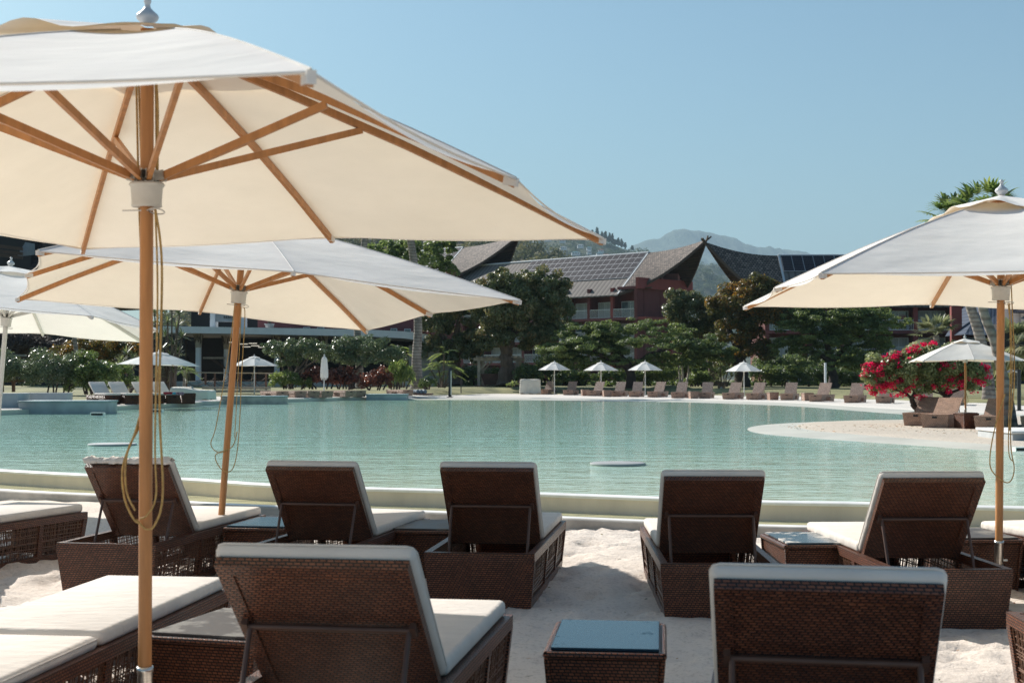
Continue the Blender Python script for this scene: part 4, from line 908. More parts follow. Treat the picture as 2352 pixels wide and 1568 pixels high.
# timber bin
a = at(1657, 900.5, 103); k = 103 / F; root = empty('litter_bin', a, R(-12), 'timber litter bin with a pale round emblem under the spiky plant', 'bin')
m = MB(); m.bb(-8 * k, 8 * k, -7 * k, 7 * k, 0, 15.5 * k); [m.bb(-8.1 * k, -6.4 * k, y, y + 1.5 * k, 15.4 * k, 22 * k) for y in (-7 * k, 5.5 * k)]; [m.bb(6.4 * k, 8.1 * k, y, y + 1.5 * k, 15.4 * k, 22 * k) for y in (-7 * k, 5.5 * k)]; m.build('body', M['bin_wood'], root)
m = MB(); m.bb(-8.6 * k, 8.6 * k, -7.6 * k, 7.6 * k, 21.5 * k, 23 * k); m.build('lid', M['dark_wood'], root)
m = MB(); m.tube([(0, -7.05 * k, 9.5 * k), (0, -7.4 * k, 9.5 * k)], 2.4 * k, 20); m.build('emblem', M['roof_grey'], root)
# skimmer slots in the pool rim
for px, py, Y0, lab in [(226, 951, 0, 'rectangular skimmer slot in the pool rim left of the big pole'), (360, 943.5, 0, 'rectangular skimmer slot in the pool rim right of the big pole'), (2340, 1031, 0, 'skimmer slot in the pale rim at the right edge')]:
    q = gp(px, py, .30); k = q.y / F; root = empty('skimmer', (q.x, q.y - .06, .30), R(-12) if px < 1000 else R(8), lab, 'skimmer', 'skimmer slots in the pool rim')
    m = MB(); w_, h_ = (17, 4) if px < 1000 else (15, 5); m.bb(-w_ * k, w_ * k, -.06, .06, -h_ * k, h_ * k); m.build('frame', M['coping'], root)
    m = MB(); m.bb(-w_ * .85 * k, w_ * .85 * k, -.065, 0, -h_ * .6 * k, h_ * .6 * k); m.build('opening', M['dark'], root)
# ------------------------------------------------------------------ timber railing on the left bank
Y = 84; root = empty('timber_railing', at(550, 896, Y), 0, 'brown timber railing with sagging ropes before the reception terrace', 'railing'); o_ = Vector(root.location)
xs = [428, 472, 493.5, 526, 551, 586, 611]
for x in xs:
    a = at(x, 896 if x != 472 else 884, Y) - o_; c = at(x, 855, Y) - o_; m = MB(); m.beam(a, c, .10, .10, (0, 1, 0)); m.build('post', M['deck_wood'], root)
m = MB(); m.beam(at(424, 855, Y) - o_, at(626, 857, Y) - o_, .12, .06); m.build('handrail', M['pale_wood'], root)
for j in (0, 1):
    for x0, x1 in zip(xs[:-1], xs[1:]):
        a = at(x0, 866 + j * 11, Y) - o_; c = at(x1, 866 + j * 11, Y) - o_; m = MB(); m.tube([a.lerp(c, t) - Vector((0, 0, .22 * math.sin(math.pi * t))) for t in (0, .2, .4, .6, .8, 1)], .022, 5); m.build('rope', M['dark_wood'], root)
m = MB(); 
for y0, y1, dy in ((888, 893.5, 0), (895, 901, -.7)): a = at(466, y1, Y + dy); c = at(620, y0, Y + dy); m.bb(a.x, c.x, Y + dy - .3, Y + dy + .3, a.z, c.z)
o = m.build('timber_steps', M['pale_wood']); tag(o, 'two weathered timber steps below the railing on the left bank', 'steps')
Y = 62; root = empty('timber_railing', at(20, 900, Y), 0, 'short timber railing behind the stone blocks at the far left', 'railing'); o_ = Vector(root.location)
for x in (5, 31): m = MB(); m.beam(at(x, 900, Y) - o_, at(x, 818, Y) - o_, .12, .12, (0, 1, 0)); m.build('post', M['deck_wood'], root)
m = MB(); m.beam(at(-60, 816, Y) - o_, at(60, 816, Y) - o_, .14, .08); m.build('handrail', M['pale_wood'], root)
m = MB(); m.beam(at(-60, 874, Y) - o_, at(60, 874, Y) - o_, .10, .12); m.build('rail', M['deck_wood'], root)
# ------------------------------------------------------------------ pergola with a bench
Y = 110; k = Y / F; root = empty('pergola', at(1143, 888, Y), R(-6), 'weathered timber pergola under the copper leaved tree', 'pergola'); hgt = 60 * k; wx = 47 * k; dp = 2.4
for x in (-wx, wx - .2):
    for y in (0, dp):
        m = MB(); m.bb(x, x + .22, y, y + .22, 0, hgt); m.build('post', M['pale_wood'], root)
        m = MB(); sx = 1 if x < 0 else -1; m.beam((x + .11 + sx * .75, y + .11, hgt - .03), (x + .11 + sx * .05, y + .11, hgt - .75), .12, .12); m.build('brace', M['pale_wood'], root)
for y in (0.11, dp + .11): m = MB(); m.bb(-wx - .3, wx + .3, y - .06, y + .06, hgt, hgt + .22); m.build('beam', M['pale_wood'], root)
for j in range(9): m = MB(); x = -wx + j * 2 * wx / 8; m.bb(x - .04, x + .04, -.5, dp + .6, hgt + .221, hgt + .36); m.build('rafter', M['pale_wood'], root)
m = MB(); m.bb(-wx - .2, wx + .4, -.3, dp + .5, -.15, .10); m.build('plinth', M['deck_wood'], root)
root = empty('planter_box', at(1140, 883, Y + 1), 0, 'long curved timber planter inside the pergola', 'planter')
m = MB(); m.hexa([(-.95, 0, 0), (1.0, 0, 0), (1.0, .8, 0), (-.95, .8, 0)], [(-1.25, -.1, .85), (1.25, -.1, .85), (1.25, .9, .85), (-1.25, .9, .85)]); m.build('box', M['deck_wood'], root)
cr = crown('plants', Y + 1, [(1143, 851, 16, 6)], 'lf_hedge', root, leaf_px=4, dens=2.2, seed=44); cr.location = -Vector(root.location)
# ------------------------------------------------------------------ hotel wings with prow roofs
def hotel(label, R1, t2, q, Lm, w=6.08, drop=5.4, rise=1.1, sag=.8, floors=(9.2, 6.45, 3.75), ground=.9, bay=3.75, sol=(0.6, 45, 5), sg=2.5, gable=True, pcol='maroon', mirror=False, tips=True, rowsz=1.03, bays=8):
    t = Vector((t2[0], t2[1], 0)).normalized(); n = Vector((t.y, -t.x, 0))
    if n.y > 0: n = -n
    root = empty('hotel_wing', (R1.x, R1.y, ground), 0, label, 'hotel'); O = Vector(root.location)
    U = Vector((0, 0, 1)); eave = R1.z - drop
    W = lambda s, a, z: R1 + t * s + n * a + U * (z - R1.z) - O
    def rp(s, u, side=1, lift=0.0):                              # straight part of the roof
        return R1 - O + t * s + n * (w * u * side) - U * (drop * u - lift)
    def prow(v, u, side=1, lift=0.0):
        return R1 - O + t * (q * (1 - u) ** .92 * v) + n * (w * u * side) + U * (-drop * u + rise * v * v * (1 - u) - sag * math.sin(math.pi * u) * v ** 1.5 + lift)
    sl = math.hypot(w, drop)
    for side in (1, -1):
        m = MB(); N = 8
        G = [[rp(-Lm + Lm * i / 30, j / N * 1.03, side, .0) for j in range(N + 1)] for i in range(31)]; uv = [[(-Lm + Lm * i / 30, j / N * sl) for j in range(N + 1)] for i in range(31)]
        m.grid(G, False, uv); m.grid([[p - U * .16 for p in r] for r in G], False, uv); m.grid([[r[-1] for r in G], [r[-1] - U * .16 for r in G]], False)
        o = m.build('metal_roof', M['metal_roof'], root)
        m = MB(); A = 24; G = [[prow(i / A, j / 14, side, .05) for j in range(15)] for i in range(A + 1)]; uv = [[(q * (1 - j / 14) * i / A, j / 14 * sl) for j in range(15)] for i in range(A + 1)]
        m.grid(G, False, uv); o = m.build('shingle_roof', M['shingle'], root)
        m = MB(); m.grid([[p - U * .28 for p in r] for r in G], False, uv); m.grid([[p for p in G[-1]], [p - U * .28 for p in G[-1]]], False); m.grid([[r[-1] for r in G], [r[-1] - U * .28 for r in G]], False)
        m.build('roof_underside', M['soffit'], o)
        m = MB()
        for j in range(14): m.beam(G[-1][j] - U * .20 - t * .05, G[-1][j + 1] - U * .20 - t * .05, .12, .30)
        m.build('verge_board', M['dark_wood'], o)
        for u in (.15, .32, .5, .68):
            m = MB(); m.beam(prow(.0, u, side) - U * .42, prow(.95, u, side) - U * .42, .12, .22); m.build('rafter', M['dark_wood'], o)
        m = MB(); k = G[-1]; d = (k[0] - k[2]).normalized(); m.beam(k[2] - U * .18, k[0] + d * .8 - U * .18, .15, .18); m.build('crossed_spar', M['dark_wood'], root)
        m = MB(); k = prow(.9, .74, side) - U * .5; m.beam(k - t * 2.0, k + t * 1.6, .16, .18); m.build('purlin', M['dark_wood'], root)
    m = MB(); m.tube([rp(-Lm, 0, 1, .05), rp(0, 0, 1, .05)], .14, 8); m.build('ridge_cap', M['roof_grey'], root)
    m = MB(); m.beam(rp(-.08, 0, 1, .06), rp(-.08, 1.02, 1, .06), .22, .06, U); m.build('flashing', M['roof_grey'], root)
    # solar panels, each its own frame and cells
    L_sol, rows = sol[1], sol[2]
    nc = int(L_sol / rowsz)
    cnt = 0
    for c in range(nc):
        for r in range(rows):
            if cnt >= 98: break
            s1 = -.25 - c * rowsz; u0 = .02 + r * sol[0] / rows; u1 = u0 + sol[0] / rows * .975; g = .026
            a = [rp(s1 - rowsz + .02, u0, 1, .10), rp(s1, u0, 1, .10), rp(s1, u1, 1, .10), rp(s1 - rowsz + .02, u1, 1, .10)]; m = MB(); m.hexa(a, [p + U * .06 for p in a]); o = m.build('solar_panel', M['panel_frame'], root)
            a = [rp(s1 - rowsz + .02 + g, u0 + .004, 1, .161), rp(s1 - g, u0 + .004, 1, .161), rp(s1 - g, u1 - .004, 1, .161), rp(s1 - rowsz + .02 + g, u1 - .004, 1, .161)]; m = MB(); m.add(a, [(0, 1, 2, 3)], False, [(0, 0), (.97, 0), (.97, .97), (0, .97)]); m.build('cells', M['solar'], o); cnt += 1
    fw, bw = 4.2, 5.75                                            # facade plane, balcony edge
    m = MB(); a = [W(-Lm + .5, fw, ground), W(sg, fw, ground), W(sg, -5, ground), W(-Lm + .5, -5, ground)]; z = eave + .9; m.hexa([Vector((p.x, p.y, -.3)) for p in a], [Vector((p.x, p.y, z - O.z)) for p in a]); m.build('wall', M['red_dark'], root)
    def bx(nm, s0, s1, a0, a1, z0, z1, mt, par=None):
        m = MB(); c = [W(s0, a0, z0), W(s1, a0, z0), W(s1, a1, z0), W(s0, a1, z0)]; d = [W(s0, a0, z1), W(s1, a0, z1), W(s1, a1, z1), W(s0, a1, z1)]; m.hexa(c, d); return m.build(nm, M[mt], par or root)
    for fi, z in enumerate(floors):
        bx('balcony', -Lm + .5, sg + .4, fw + .003, bw + .12, z - .62, z - .30, pcol)
        for bi in range(bays):
            s1 = sg - .35 - bi * bay; s0 = s1 - bay + .5
            if s0 < -Lm + 1: break
            wn = bx('window', s0 + .1, s1 - .25 - (bi % 2) * .9, fw + .004, fw + .08, z - .28, z + 1.75, 'white_paint'); e = .09; mid = (s0 + s1 - .15 - (bi % 2) * .9) / 2
            for x0, x1 in ((s0 + .1 + e, mid - .04), (mid + .04, s1 - .25 - (bi % 2) * .9 - e)): bx('pane', x0, x1, fw + .081, fw + .10, z - .22, z + 1.68, 'curtain' if (bi + fi) % 3 else 'glass', wn)
            m = MB(); nb = int((s1 - s0) / .155)
            for j in range(nb + 1): p = W(s0 + (s1 - s0) * j / nb, bw + .02, z - .24); m.beam(p, p + U * .96, .045, .03, t)
            m.beam(W(s0, bw + .02, z - .25), W(s1, bw + .02, z - .25), .05, .05); m.beam(W(s0, bw + .02, z + .74), W(s1, bw + .02, z + .74), .07, .06); m.build('railing', M['white_paint'], root)
    for bi in range(bays + 1):
        s = sg - .1 - bi * bay
        if s < -Lm + 1: break
        bx('column', s - .22, s + .22, bw - .35, bw + .06, ground - .5, eave + .75, 'red' if bi % 3 == 1 else 'red_dark')  # darker red paints shade onto most columns, plain red the lit ones
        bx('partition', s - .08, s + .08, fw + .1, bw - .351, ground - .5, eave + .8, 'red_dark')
    if gable:
        zb = eave + .55
        bx('gable_beam', sg + .05, sg + .45, -5.4, bw + .2, zb, zb + 1.35, 'red')
        bx('gable_slab', sg - 3, sg + .05, -5.2, bw, zb - .02, zb + .3, 'maroon')
        bx('stair_tower', sg - 2.4, sg + .2, -4.4, -2.55, zb + 1.351, zb + 4.1, 'pink'); bx('tower_cap', sg - 2.5, sg + .3, -4.5, -2.45, zb + 4.1, zb + 4.28, 'red')
        bx('gable_post', sg + .0, sg + .16, .6, .78, zb + 1.351, zb + 3.6, 'pink')
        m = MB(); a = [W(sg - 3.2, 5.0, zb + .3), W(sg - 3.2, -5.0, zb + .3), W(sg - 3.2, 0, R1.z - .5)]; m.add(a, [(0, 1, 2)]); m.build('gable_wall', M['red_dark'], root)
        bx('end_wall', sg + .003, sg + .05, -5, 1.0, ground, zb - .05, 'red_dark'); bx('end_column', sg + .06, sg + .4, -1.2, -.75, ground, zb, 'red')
        bx('end_balcony', sg + .051, sg + 1.6, -.7, bw + .1, floors[0] - .62, floors[0] - .3, 'red'); bx('end_parapet', sg + 1.45, sg + 1.6, -.7, 1.0, floors[0] - .3, floors[0] + .5, 'red_dark')
    return root
R1 = at(1490, 581, 180); hotel('red hotel wing with a wide solar roof and upswept shingled gable in the centre', R1, (.73, -.68), 8.87, 36, sol=(.62, 20, 5))
R0 = at(1064, 569, 205); hotel('rear hotel wing whose shingled gable peaks above the copper trees', R0, (.73, -.68), 11.0, 22, floors=(13.0, 10.2), sol=(.62, 8, 5), bays=4)
R2 = at(1787, 588, 150); hotel('right hotel wing whose shingled prow rises beside the gap to the mountain', R2, (-1, .02), 7.6, 30, rise=1.45, floors=(6.55, 3.8, 1.05), ground=.5, sol=(.34, 30, 1), sg=2.2, gable=False, rowsz=1.12, bays=8)
# blue roofed wing at the right with a ribbed roof behind
a = at(2208, 768, 132); root = empty('blue_roofed_wing', (a.x, a.y, .8), 0, 'dark blue metal clad wing behind the leaning palm trunks', 'building'); o_ = Vector(root.location)
m = MB(); A, B, C_, D_ = at(2216, 768, 132) - o_, at(2345, 772, 130) - o_, at(2345, 690, 138) - o_, at(2262, 690, 138) - o_
m.add([A, B, C_, D_], [(0, 1, 2, 3)], False, [(0, 0), (6, 0), (6, 4), (2, 4)]); back = [Vector((p.x, p.y + 6, p.z)) for p in (A, B, C_, D_)]; m.add([A, D_, C_, B] + [back[0], back[3], back[2], back[1]], [(0, 4, 5, 1), (1, 5, 6, 2)]); m.build('roof', M['blue_roof'], root)
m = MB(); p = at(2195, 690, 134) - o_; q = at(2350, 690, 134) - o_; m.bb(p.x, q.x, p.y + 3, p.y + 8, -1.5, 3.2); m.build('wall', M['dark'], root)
m = MB(); p = at(2204, 780, 133) - o_; q = at(2228, 700, 133) - o_; m.bb(p.x, q.x, p.y + 2.4, p.y + 2.9, -1, q.z); m.build('red_wall', M['red'], root)
root = empty('ribbed_roof_building', at(2340, 790, 128), 0, 'grey ribbed roof with solar panel behind the fan palm at the right edge', 'building'); o_ = Vector(root.location)
m = MB(); A, B, C_, D_ = at(2306, 745, 127) - o_, at(2420, 750, 125) - o_, at(2420, 690, 131) - o_, at(2300, 690, 133) - o_; m.add([A, B, C_, D_], [(0, 1, 2, 3)], False, [(0, 0), (4.4, 0), (4.4, 4), (0, 4)]); m.add([p - Vector((0, 0, .15)) for p in (A, B, C_, D_)], [(3, 2, 1, 0)]); m.build('roof', M['metal_roof'], root)
m = MB(); A, B, C_, D_ = at(2324, 722, 128.5) - o_, at(2400, 724, 127) - o_, at(2400, 700, 129.5) - o_, at(2328, 700, 130) - o_; up = Vector((0, -.08, .12)); m.hexa([p + up for p in (A, B, C_, D_)], [p + up * 1.6 for p in (A, B, C_, D_)]); m.build('solar_panel', M['solar'], root)
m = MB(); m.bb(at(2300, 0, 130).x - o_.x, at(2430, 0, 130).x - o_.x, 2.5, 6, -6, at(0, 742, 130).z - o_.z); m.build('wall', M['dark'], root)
# ------------------------------------------------------------------ reception building
Y = 112; k = Y / F; root = empty('reception_building', at(660, 884, Y), 0, 'dark open reception building under a long pale concrete roof slab', 'building'); o_ = Vector(root.location)
def rb(nm, px0, px1, py0, py1, dy0, dy1, mt, par=None):
    a = at(px0, py1, Y) - o_; c = at(px1, py0, Y) - o_; m = MB(); m.bb(a.x, c.x, dy0, dy1, a.z, c.z); return m.build(nm, M[mt], par or root)
# roof slab with a slight bend, tilted as seen
m = MB(); pts = [(360, 748.5, 764), (520, 751, 766), (700, 754, 769.5), (850, 757, 772.5), (930, 761, 777), (985, 768, 785)]
top = [at(x, y0, Y + (x - 650) * .004) - o_ for x, y0, y1 in pts]; bot = [at(x, y1, Y + (x - 650) * .004) - o_ for x, y0, y1 in pts]; bk = Vector((0, 16, 0))
m.grid([top, bot], False); m.grid([[p + bk for p in top], top], False); m.build('roof_slab', M['white_paint'], root)
m = MB(); m.grid([[p + Vector((0, .4, .05)) for p in bot], [p + bk for p in bot]], False); m.build('ceiling', M['concrete'], root)
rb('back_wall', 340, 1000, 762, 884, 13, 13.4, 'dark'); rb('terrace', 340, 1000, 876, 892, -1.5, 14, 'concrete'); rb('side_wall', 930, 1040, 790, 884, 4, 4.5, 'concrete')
rb('balustrade', 428, 480, 817, 821.5, 6, 6.4, 'pale_wood'); rb('counter', 545, 700, 846, 872, 9, 9.6, 'dark_wood')
m = MB(); m.beam(at(478, 820, Y + 7) - o_, at(520, 846, Y + 7) - o_, .9, .10); m.build('stair', M['dark_wood'], root)
for px, dy in ((455.5, 1.5), (520, 7), (636, 4), (744, 3)):
    s = (Y + dy) / Y; c = at(px, 880, Y + dy) - o_; zc = at(px, 767, Y).z - o_.z; h0 = at(px, 801, Y).z - o_.z; r = 6.7 * k
    m = MB(); m.lathe([(r, 0), (r, h0)], (c.x, c.y, c.z), 18); col = m.build('column', M['white_paint'], root)
    m = MB(); m.lathe([(r * 1.08, h0 - c.z * 0), (r * 1.12, h0 + .25), (r * 1.15, h0 + .28), (r * 1.85, zc - .05), (r * 1.85, zc + .05)], (c.x, c.y, c.z), 18); cp = m.build('capital', M['pale_wood'], col)
    m = MB(); rs = random.Random(int(px))
    for _ in range(16): a0 = rs.uniform(3.3, 6.1); a1 = a0 + rs.uniform(-.5, .5); z0 = rs.uniform(.3, .6); z1 = z0 + rs.uniform(.3, .8); f0 = lambda z: r * (1.16 + .68 * min(1, z / (zc - h0))) + .015; m.tube([(c.x + f0(z0) * math.cos(a0), c.y + f0(z0) * math.sin(a0), c.z + h0 + z0), (c.x + f0(z1) * math.cos(a1), c.y + f0(z1) * math.sin(a1), c.z + h0 + z1)], .02, 4)
    m.build('lattice_band', M['dark_wood'], cp)
em, nt, b = newmat('ceiling_lamp'); b.inputs['Base Color'].default_value = (.8, .78, .7, 1); b.inputs['Emission Color'].default_value = (1, .93, .8, 1); b.inputs['Emission Strength'].default_value = .35
for px, py in ((535, 786.5), (560, 790.5), (566, 797), (581, 789), (586, 794.5), (602, 798)): c = at(px, py, Y + 6) - o_; m = MB(); m.lathe([(0, 0), (.34, 0), (.34, .05), (0, .05)], c, 16); m.build('ceiling_lamp', em, root)
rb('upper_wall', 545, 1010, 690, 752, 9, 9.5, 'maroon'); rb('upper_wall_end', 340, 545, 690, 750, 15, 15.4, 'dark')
for x0, x1, y0, y1 in ((583, 600, 745, 753), (658, 675, 742, 755), (693, 710, 742, 755), (769, 785, 744, 757), (803, 817, 744, 757), (875, 891, 745, 757), (909, 925, 746, 758)):
    q = at(x0, y1, Y) - o_; m = MB(); a = rb('window', x0, x1, y0, y1, 8.9, 8.999, 'white_paint'); rb('pane', x0 + 1.2, x1 - 1.2, y0 + 1.2, y1 - 1, 8.86, 8.899, 'glass', a)
rb('sign_fascia', 485, 549, 714, 737, 1.2, 1.8, 'stone'); rb('roof_pier', 476, 488, 690, 751, 1.0, 2.2, 'white_paint'); rb('roof_pier', 618, 627, 690, 752, 5, 6, 'white_paint') if False else None; rb('roof_pier', 547, 556, 690, 752, 1.0, 2.2, 'white_paint')
cu = bpy.data.curves.new('sign_text', 'FONT'); cu.body = 'RESORT'; cu.size = 7.6 * k; cu.extrude = .012; cu.space_character = 1.25; cu.offset = .006; tob = bpy.data.objects.new('tmp', cu); COL.objects.link(tob)
dg = bpy.context.evaluated_depsgraph_get(); me = bpy.data.meshes.new_from_object(tob.evaluated_get(dg)); bpy.data.objects.remove(tob); me.materials.clear(); me.materials.append(M['black'])
so_ = bpy.data.objects.new('sign_lettering', me); COL.objects.link(so_); so_.parent = root; p = at(506.5, 729.5, Y) - o_; so_.location = (p.x, 1.18, p.z); so_.rotation_euler = (R(90), 0, 0)
for px in (619,): 
    q = at(px, 752, Y + 2); rt = empty('roof_urn', q, 0, 'stone urn with a bottle palm on the reception roof', 'urn'); m = MB(); m.lathe([(0, 0), (.32, 0), (.36, .22), (.42, .25), (.42, .30), (.36, .30), (0, .28)], n=18); m.build('bowl', M['stone'], rt)
    m = MB(); m.lathe([(.12, .28), (.15, .4), (.12, .65), (.05, .85), (.03, 1.0)], n=10); m.build('trunk', M['bark'], rt); rs = np.random.RandomState(3); it = []
    for j in range(9): a = j * .7; it += feather_frond((0, 0, .95), (math.cos(a), math.sin(a), .6), .75, rs, .9, 10, .07, .3)
    blade_set('crown', it, 'lf_palm', rt, rs)
# dark pitched roof of the lodge beyond the left parasols
root = empty('thatched_lodge', at(80, 800, 118), 0, 'dark timber lodge roof glimpsed between the left parasols', 'building'); o_ = Vector(root.location)
m = MB(); c = at(150, 450, 122) - o_; P = []
for r_, py in ((1, 705), (.72, 655), (.45, 590), (.2, 520), (.02, 450)): P.append([Vector((c.x + 7.4 * r_ * math.cos(a), c.y + 7.4 * r_ * math.sin(a), at(0, py, 122).z - o_.z)) for a in np.linspace(0, 2 * math.pi, 37)])
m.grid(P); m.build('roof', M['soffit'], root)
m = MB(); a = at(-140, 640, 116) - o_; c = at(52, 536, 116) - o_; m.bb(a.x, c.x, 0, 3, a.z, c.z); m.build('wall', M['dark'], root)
m = MB(); m.add([at(38, 590, 112) - o_, at(58, 556, 112) - o_, at(80, 560, 112) - o_, at(80, 585, 112) - o_], [(0, 1, 2, 3)]); m.build('skylight', M['mat_blue'], root)
for y in (572, 583, 592): m = MB(); m.beam(at(-60, y - 14, 111) - o_, at(52, y, 111) - o_, .2, .25); m.build('rafter', M['dark_wood'], root)
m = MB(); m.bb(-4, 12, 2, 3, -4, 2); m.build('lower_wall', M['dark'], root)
# ------------------------------------------------------------------ hills, mountain, hillside houses
def ridge(name, pts, Yr, mt, foot=.72, seed=1, rough=6.0, n=150, rows=34, kind='structure'):
    xs = np.array([p[0] for p in pts]); ys = np.array([p[1] for p in pts]); X = np.linspace(xs[0], xs[-1], n); G = []; r = np.random.RandomState(seed)
    for j in range(-6, rows):
        f = j / (rows - 1); row = []
        for x in X:
            py = np.interp(x, xs, ys); top = at(x, py, Yr)
            if j >= 0:
                y = Yr * (1 - (1 - foot) * f); z = (top.z + 3) * (1 - f) ** 1.15 - 3
            else: y = Yr * (1 - .07 * j); z = (top.z + 3) * (1 + .18 * j) - 3
            row.append([top.x * (1 if j <= 0 else 1), y, z])
        G.append(row)
    G = np.array(G); sx = 1 / (rough * 3.2)
    d = sum((vnoise(G[..., 0] + 5000, G[..., 1] + G[..., 2] * 1.7, sx * 2 ** o, seed + o) - .5) * rough / 1.7 ** o for o in range(5))
    amp = np.ones(len(G)) ; amp[:7] = np.linspace(.4, .45, 7); G[..., 2] += d * amp[:, None] * np.minimum(1, (G[..., 2] + 3) / 20)
    m = MB(); m.grid([[tuple(p) for p in r_] for r_ in G]); o = m.build(name, M[mt]); tag(o, kind=kind); return G
HA = [(560, 520), (800, 527), (960, 532), (1100, 541), (1150, 545), (1195, 551), (1235, 560), (1280, 580), (1330, 604), (1420, 650), (1500, 690)]
HB = [(600, 470), (900, 490), (1150, 510), (1300, 527), (1352, 539), (1382, 547), (1411, 558), (1447, 567), (1474, 575), (1509, 580), (1580, 600), (1680, 640)]
HC = [(1380, 630), (1480, 610), (1560, 598), (1590, 600), (1640, 601), (1700, 616), (1800, 640), (2000, 670)]
HM = [(1340, 620), (1400, 590), (1455, 561), (1474, 552), (1512, 548), (1528, 538), (1549, 532), (1577, 534), (1604, 537), (1631, 543), (1663, 547), (1690, 552), (1720, 562), (1755, 569), (1806, 578), (1828, 579), (1847, 587), (1900, 606), (2000, 640), (2150, 680)]
HA = [(x, y + 11) for x, y in HA]; HB = [(x, y + 9) for x, y in HB]; HC = [(x, y + 6) for x, y in HC]
ga = ridge('near_hill', HA, 900, 'hill_brown', .62, 3, 5); gb = ridge('village_hill', HB, 2600, 'hill_green', .66, 5, 17); gc = ridge('valley_hill', HC, 3400, 'hill_green', .75, 8, 20); ridge('mountain', HM, 10000, 'mountain', .72, 12, 85)
def hillwood(name, G, n, size, mat, seed, lf=70, r0=9):
    rs = np.random.RandomState(seed); a, b = G.shape[:2]; C = []; rad = []
    i = rs.randint(r0 - 5, a - 8, n); j = rs.randint(0, b, n); base = G[i, j] + rs.normal(size=(n, 3)) * size * .6 * np.array([1, 1, 0])
    s = size * rs.uniform(.5, 1.3, n); cl = [((p[0], p[1], p[2] + q * .35), (q * .62, q * .62, q * .55)) for p, q in zip(base, s)]
    Cc, U, V, idx = leaves_in(cl, n * lf, size * .26, rs, .6, 0, .75); tn = np.clip(.6 * rs.uniform(0, 1, n)[idx] + .4 * rs.uniform(0, 1, len(idx)), 0, 1)
    tag(quads(name, Cc, U, V, tn, mat), kind='stuff')
hillwood('near_hill_scrub', ga, 2200, 6.0, 'lf_hill', 21, 46); hillwood('village_hill_woods', gb, 3200, 11, 'lf_hillg', 22, 40); hillwood('valley_hill_woods', gc, 1200, 13, 'lf_hillg', 23, 40)
# pines standing up along the skyline of the village hill
pines = [(1360, 536, 22), (1371, 538, 26), (1383, 543, 24), (1391, 545, 30), (1400, 548, 22), (1407, 551, 26), (1413, 554, 16), (1420, 556, 18), (1428, 559, 20), (1436, 560, 13), (1452, 565, 12)]
for i, (px, py, h) in enumerate(pines):
    Yp = 2540; kk = Yp / F; c = at(px, py + 8, Yp); r = empty('pine_tree', c, 0, 'dark pine standing on the skyline of the village hill', 'tree', 'pines on the hill skyline'); rs = np.random.RandomState(i)
    hh = h * kk * (.65 + .3 * ((i * 37) % 10) / 10); cl = [((rs.normal() * .5, rs.normal() * .5, hh * t), (hh * .26 * (1.1 - t), hh * .26 * (1.1 - t), hh * .12)) for t in np.linspace(.2, .95, 7)]
    C, U, V, _ = leaves_in(cl, 420, 4.5, rs, 0, .6, .6); quads('crown', C, U, V, rs.uniform(0, .5, 420), 'lf_hillg', r); m = MB(); m.tube([(0, 0, -1), (0, 0, hh * .9)], [1., .3], 6); m.build('trunk', M['bark_dark'], r)
hs = [(210, 106, 15, 'roof_grey', 'white house with a pale grey roof furthest left on the village hill'), (306, 92, 14, 'roof_teal', 'white house with a bright teal roof high on the village hill'), (429, 108, 11, 'tile_red', 'small house with an orange roof high on the village hill'), (482, 70, 11, 'roof_grey', 'pale house just under the parasol rim on the hill'), (434, 167, 13, 'roof_grey', 'long cream house in the middle of the village hill'), (581, 150, 12, 'roof_grey', 'small white house in the trees at mid slope'), (541, 212, 17, 'roof_teal', 'low wide blue roofed house on the lower hill'), (655, 203, 9, 'roof_grey', 'tiny white house left of the red roof'), (757, 190, 11, 'tile_red', 'small house with a red roof above the solar panels'), (742, 218, 12, 'roof_teal', 'blue grey house between the red roof and the solar panels'), (696, 240, 12, 'roof_grey', 'white house directly above the solar panel ridge'), (800, 233, 14, 'tile_red', 'house with a long pinkish roof above the solar panel ridge'), (655, 170, 10, 'roof_teal', 'small green roofed house in the middle of the hill')]
for zx, zy, wpx, rm, lab in hs:
    Yh = 2300 - zy * 1.5; kk = Yh / F; c = at(D5(zx), Y5(zy), Yh); wd = wpx * kk * 1.15; hs_ = wd / 5.5; r = empty('hillside_house', (c.x, c.y, c.z - 1.5), R((zx * 7) % 40 - 20), lab, 'house', 'houses on the village hill')
    m = MB(); m.bb(-wd / 2, wd / 2, -1.6, 1.6, -3, 1.5); m.build('wall', M['white_paint'], r)
    m = MB(); a = [Vector((s * (wd / 2 + .5), y, 1.5)) for s, y in ((-1, -2.3), (1, -2.3), (1, 2.3), (-1, 2.3))]; b_ = [Vector((s * wd * .22, y, 2.7)) for s, y in ((-1, -.1), (1, -.1), (1, .1), (-1, .1))]; m.hexa(a, b_); m.build('roof', M[rm], r)
    m = MB(); [m.bb(x * wd - .45, x * wd + .45, -1.64, -1.601, -.4, .9) for x in (-.3, 0, .3)]; m.build('windows' if False else 'window', M['dark'], r)
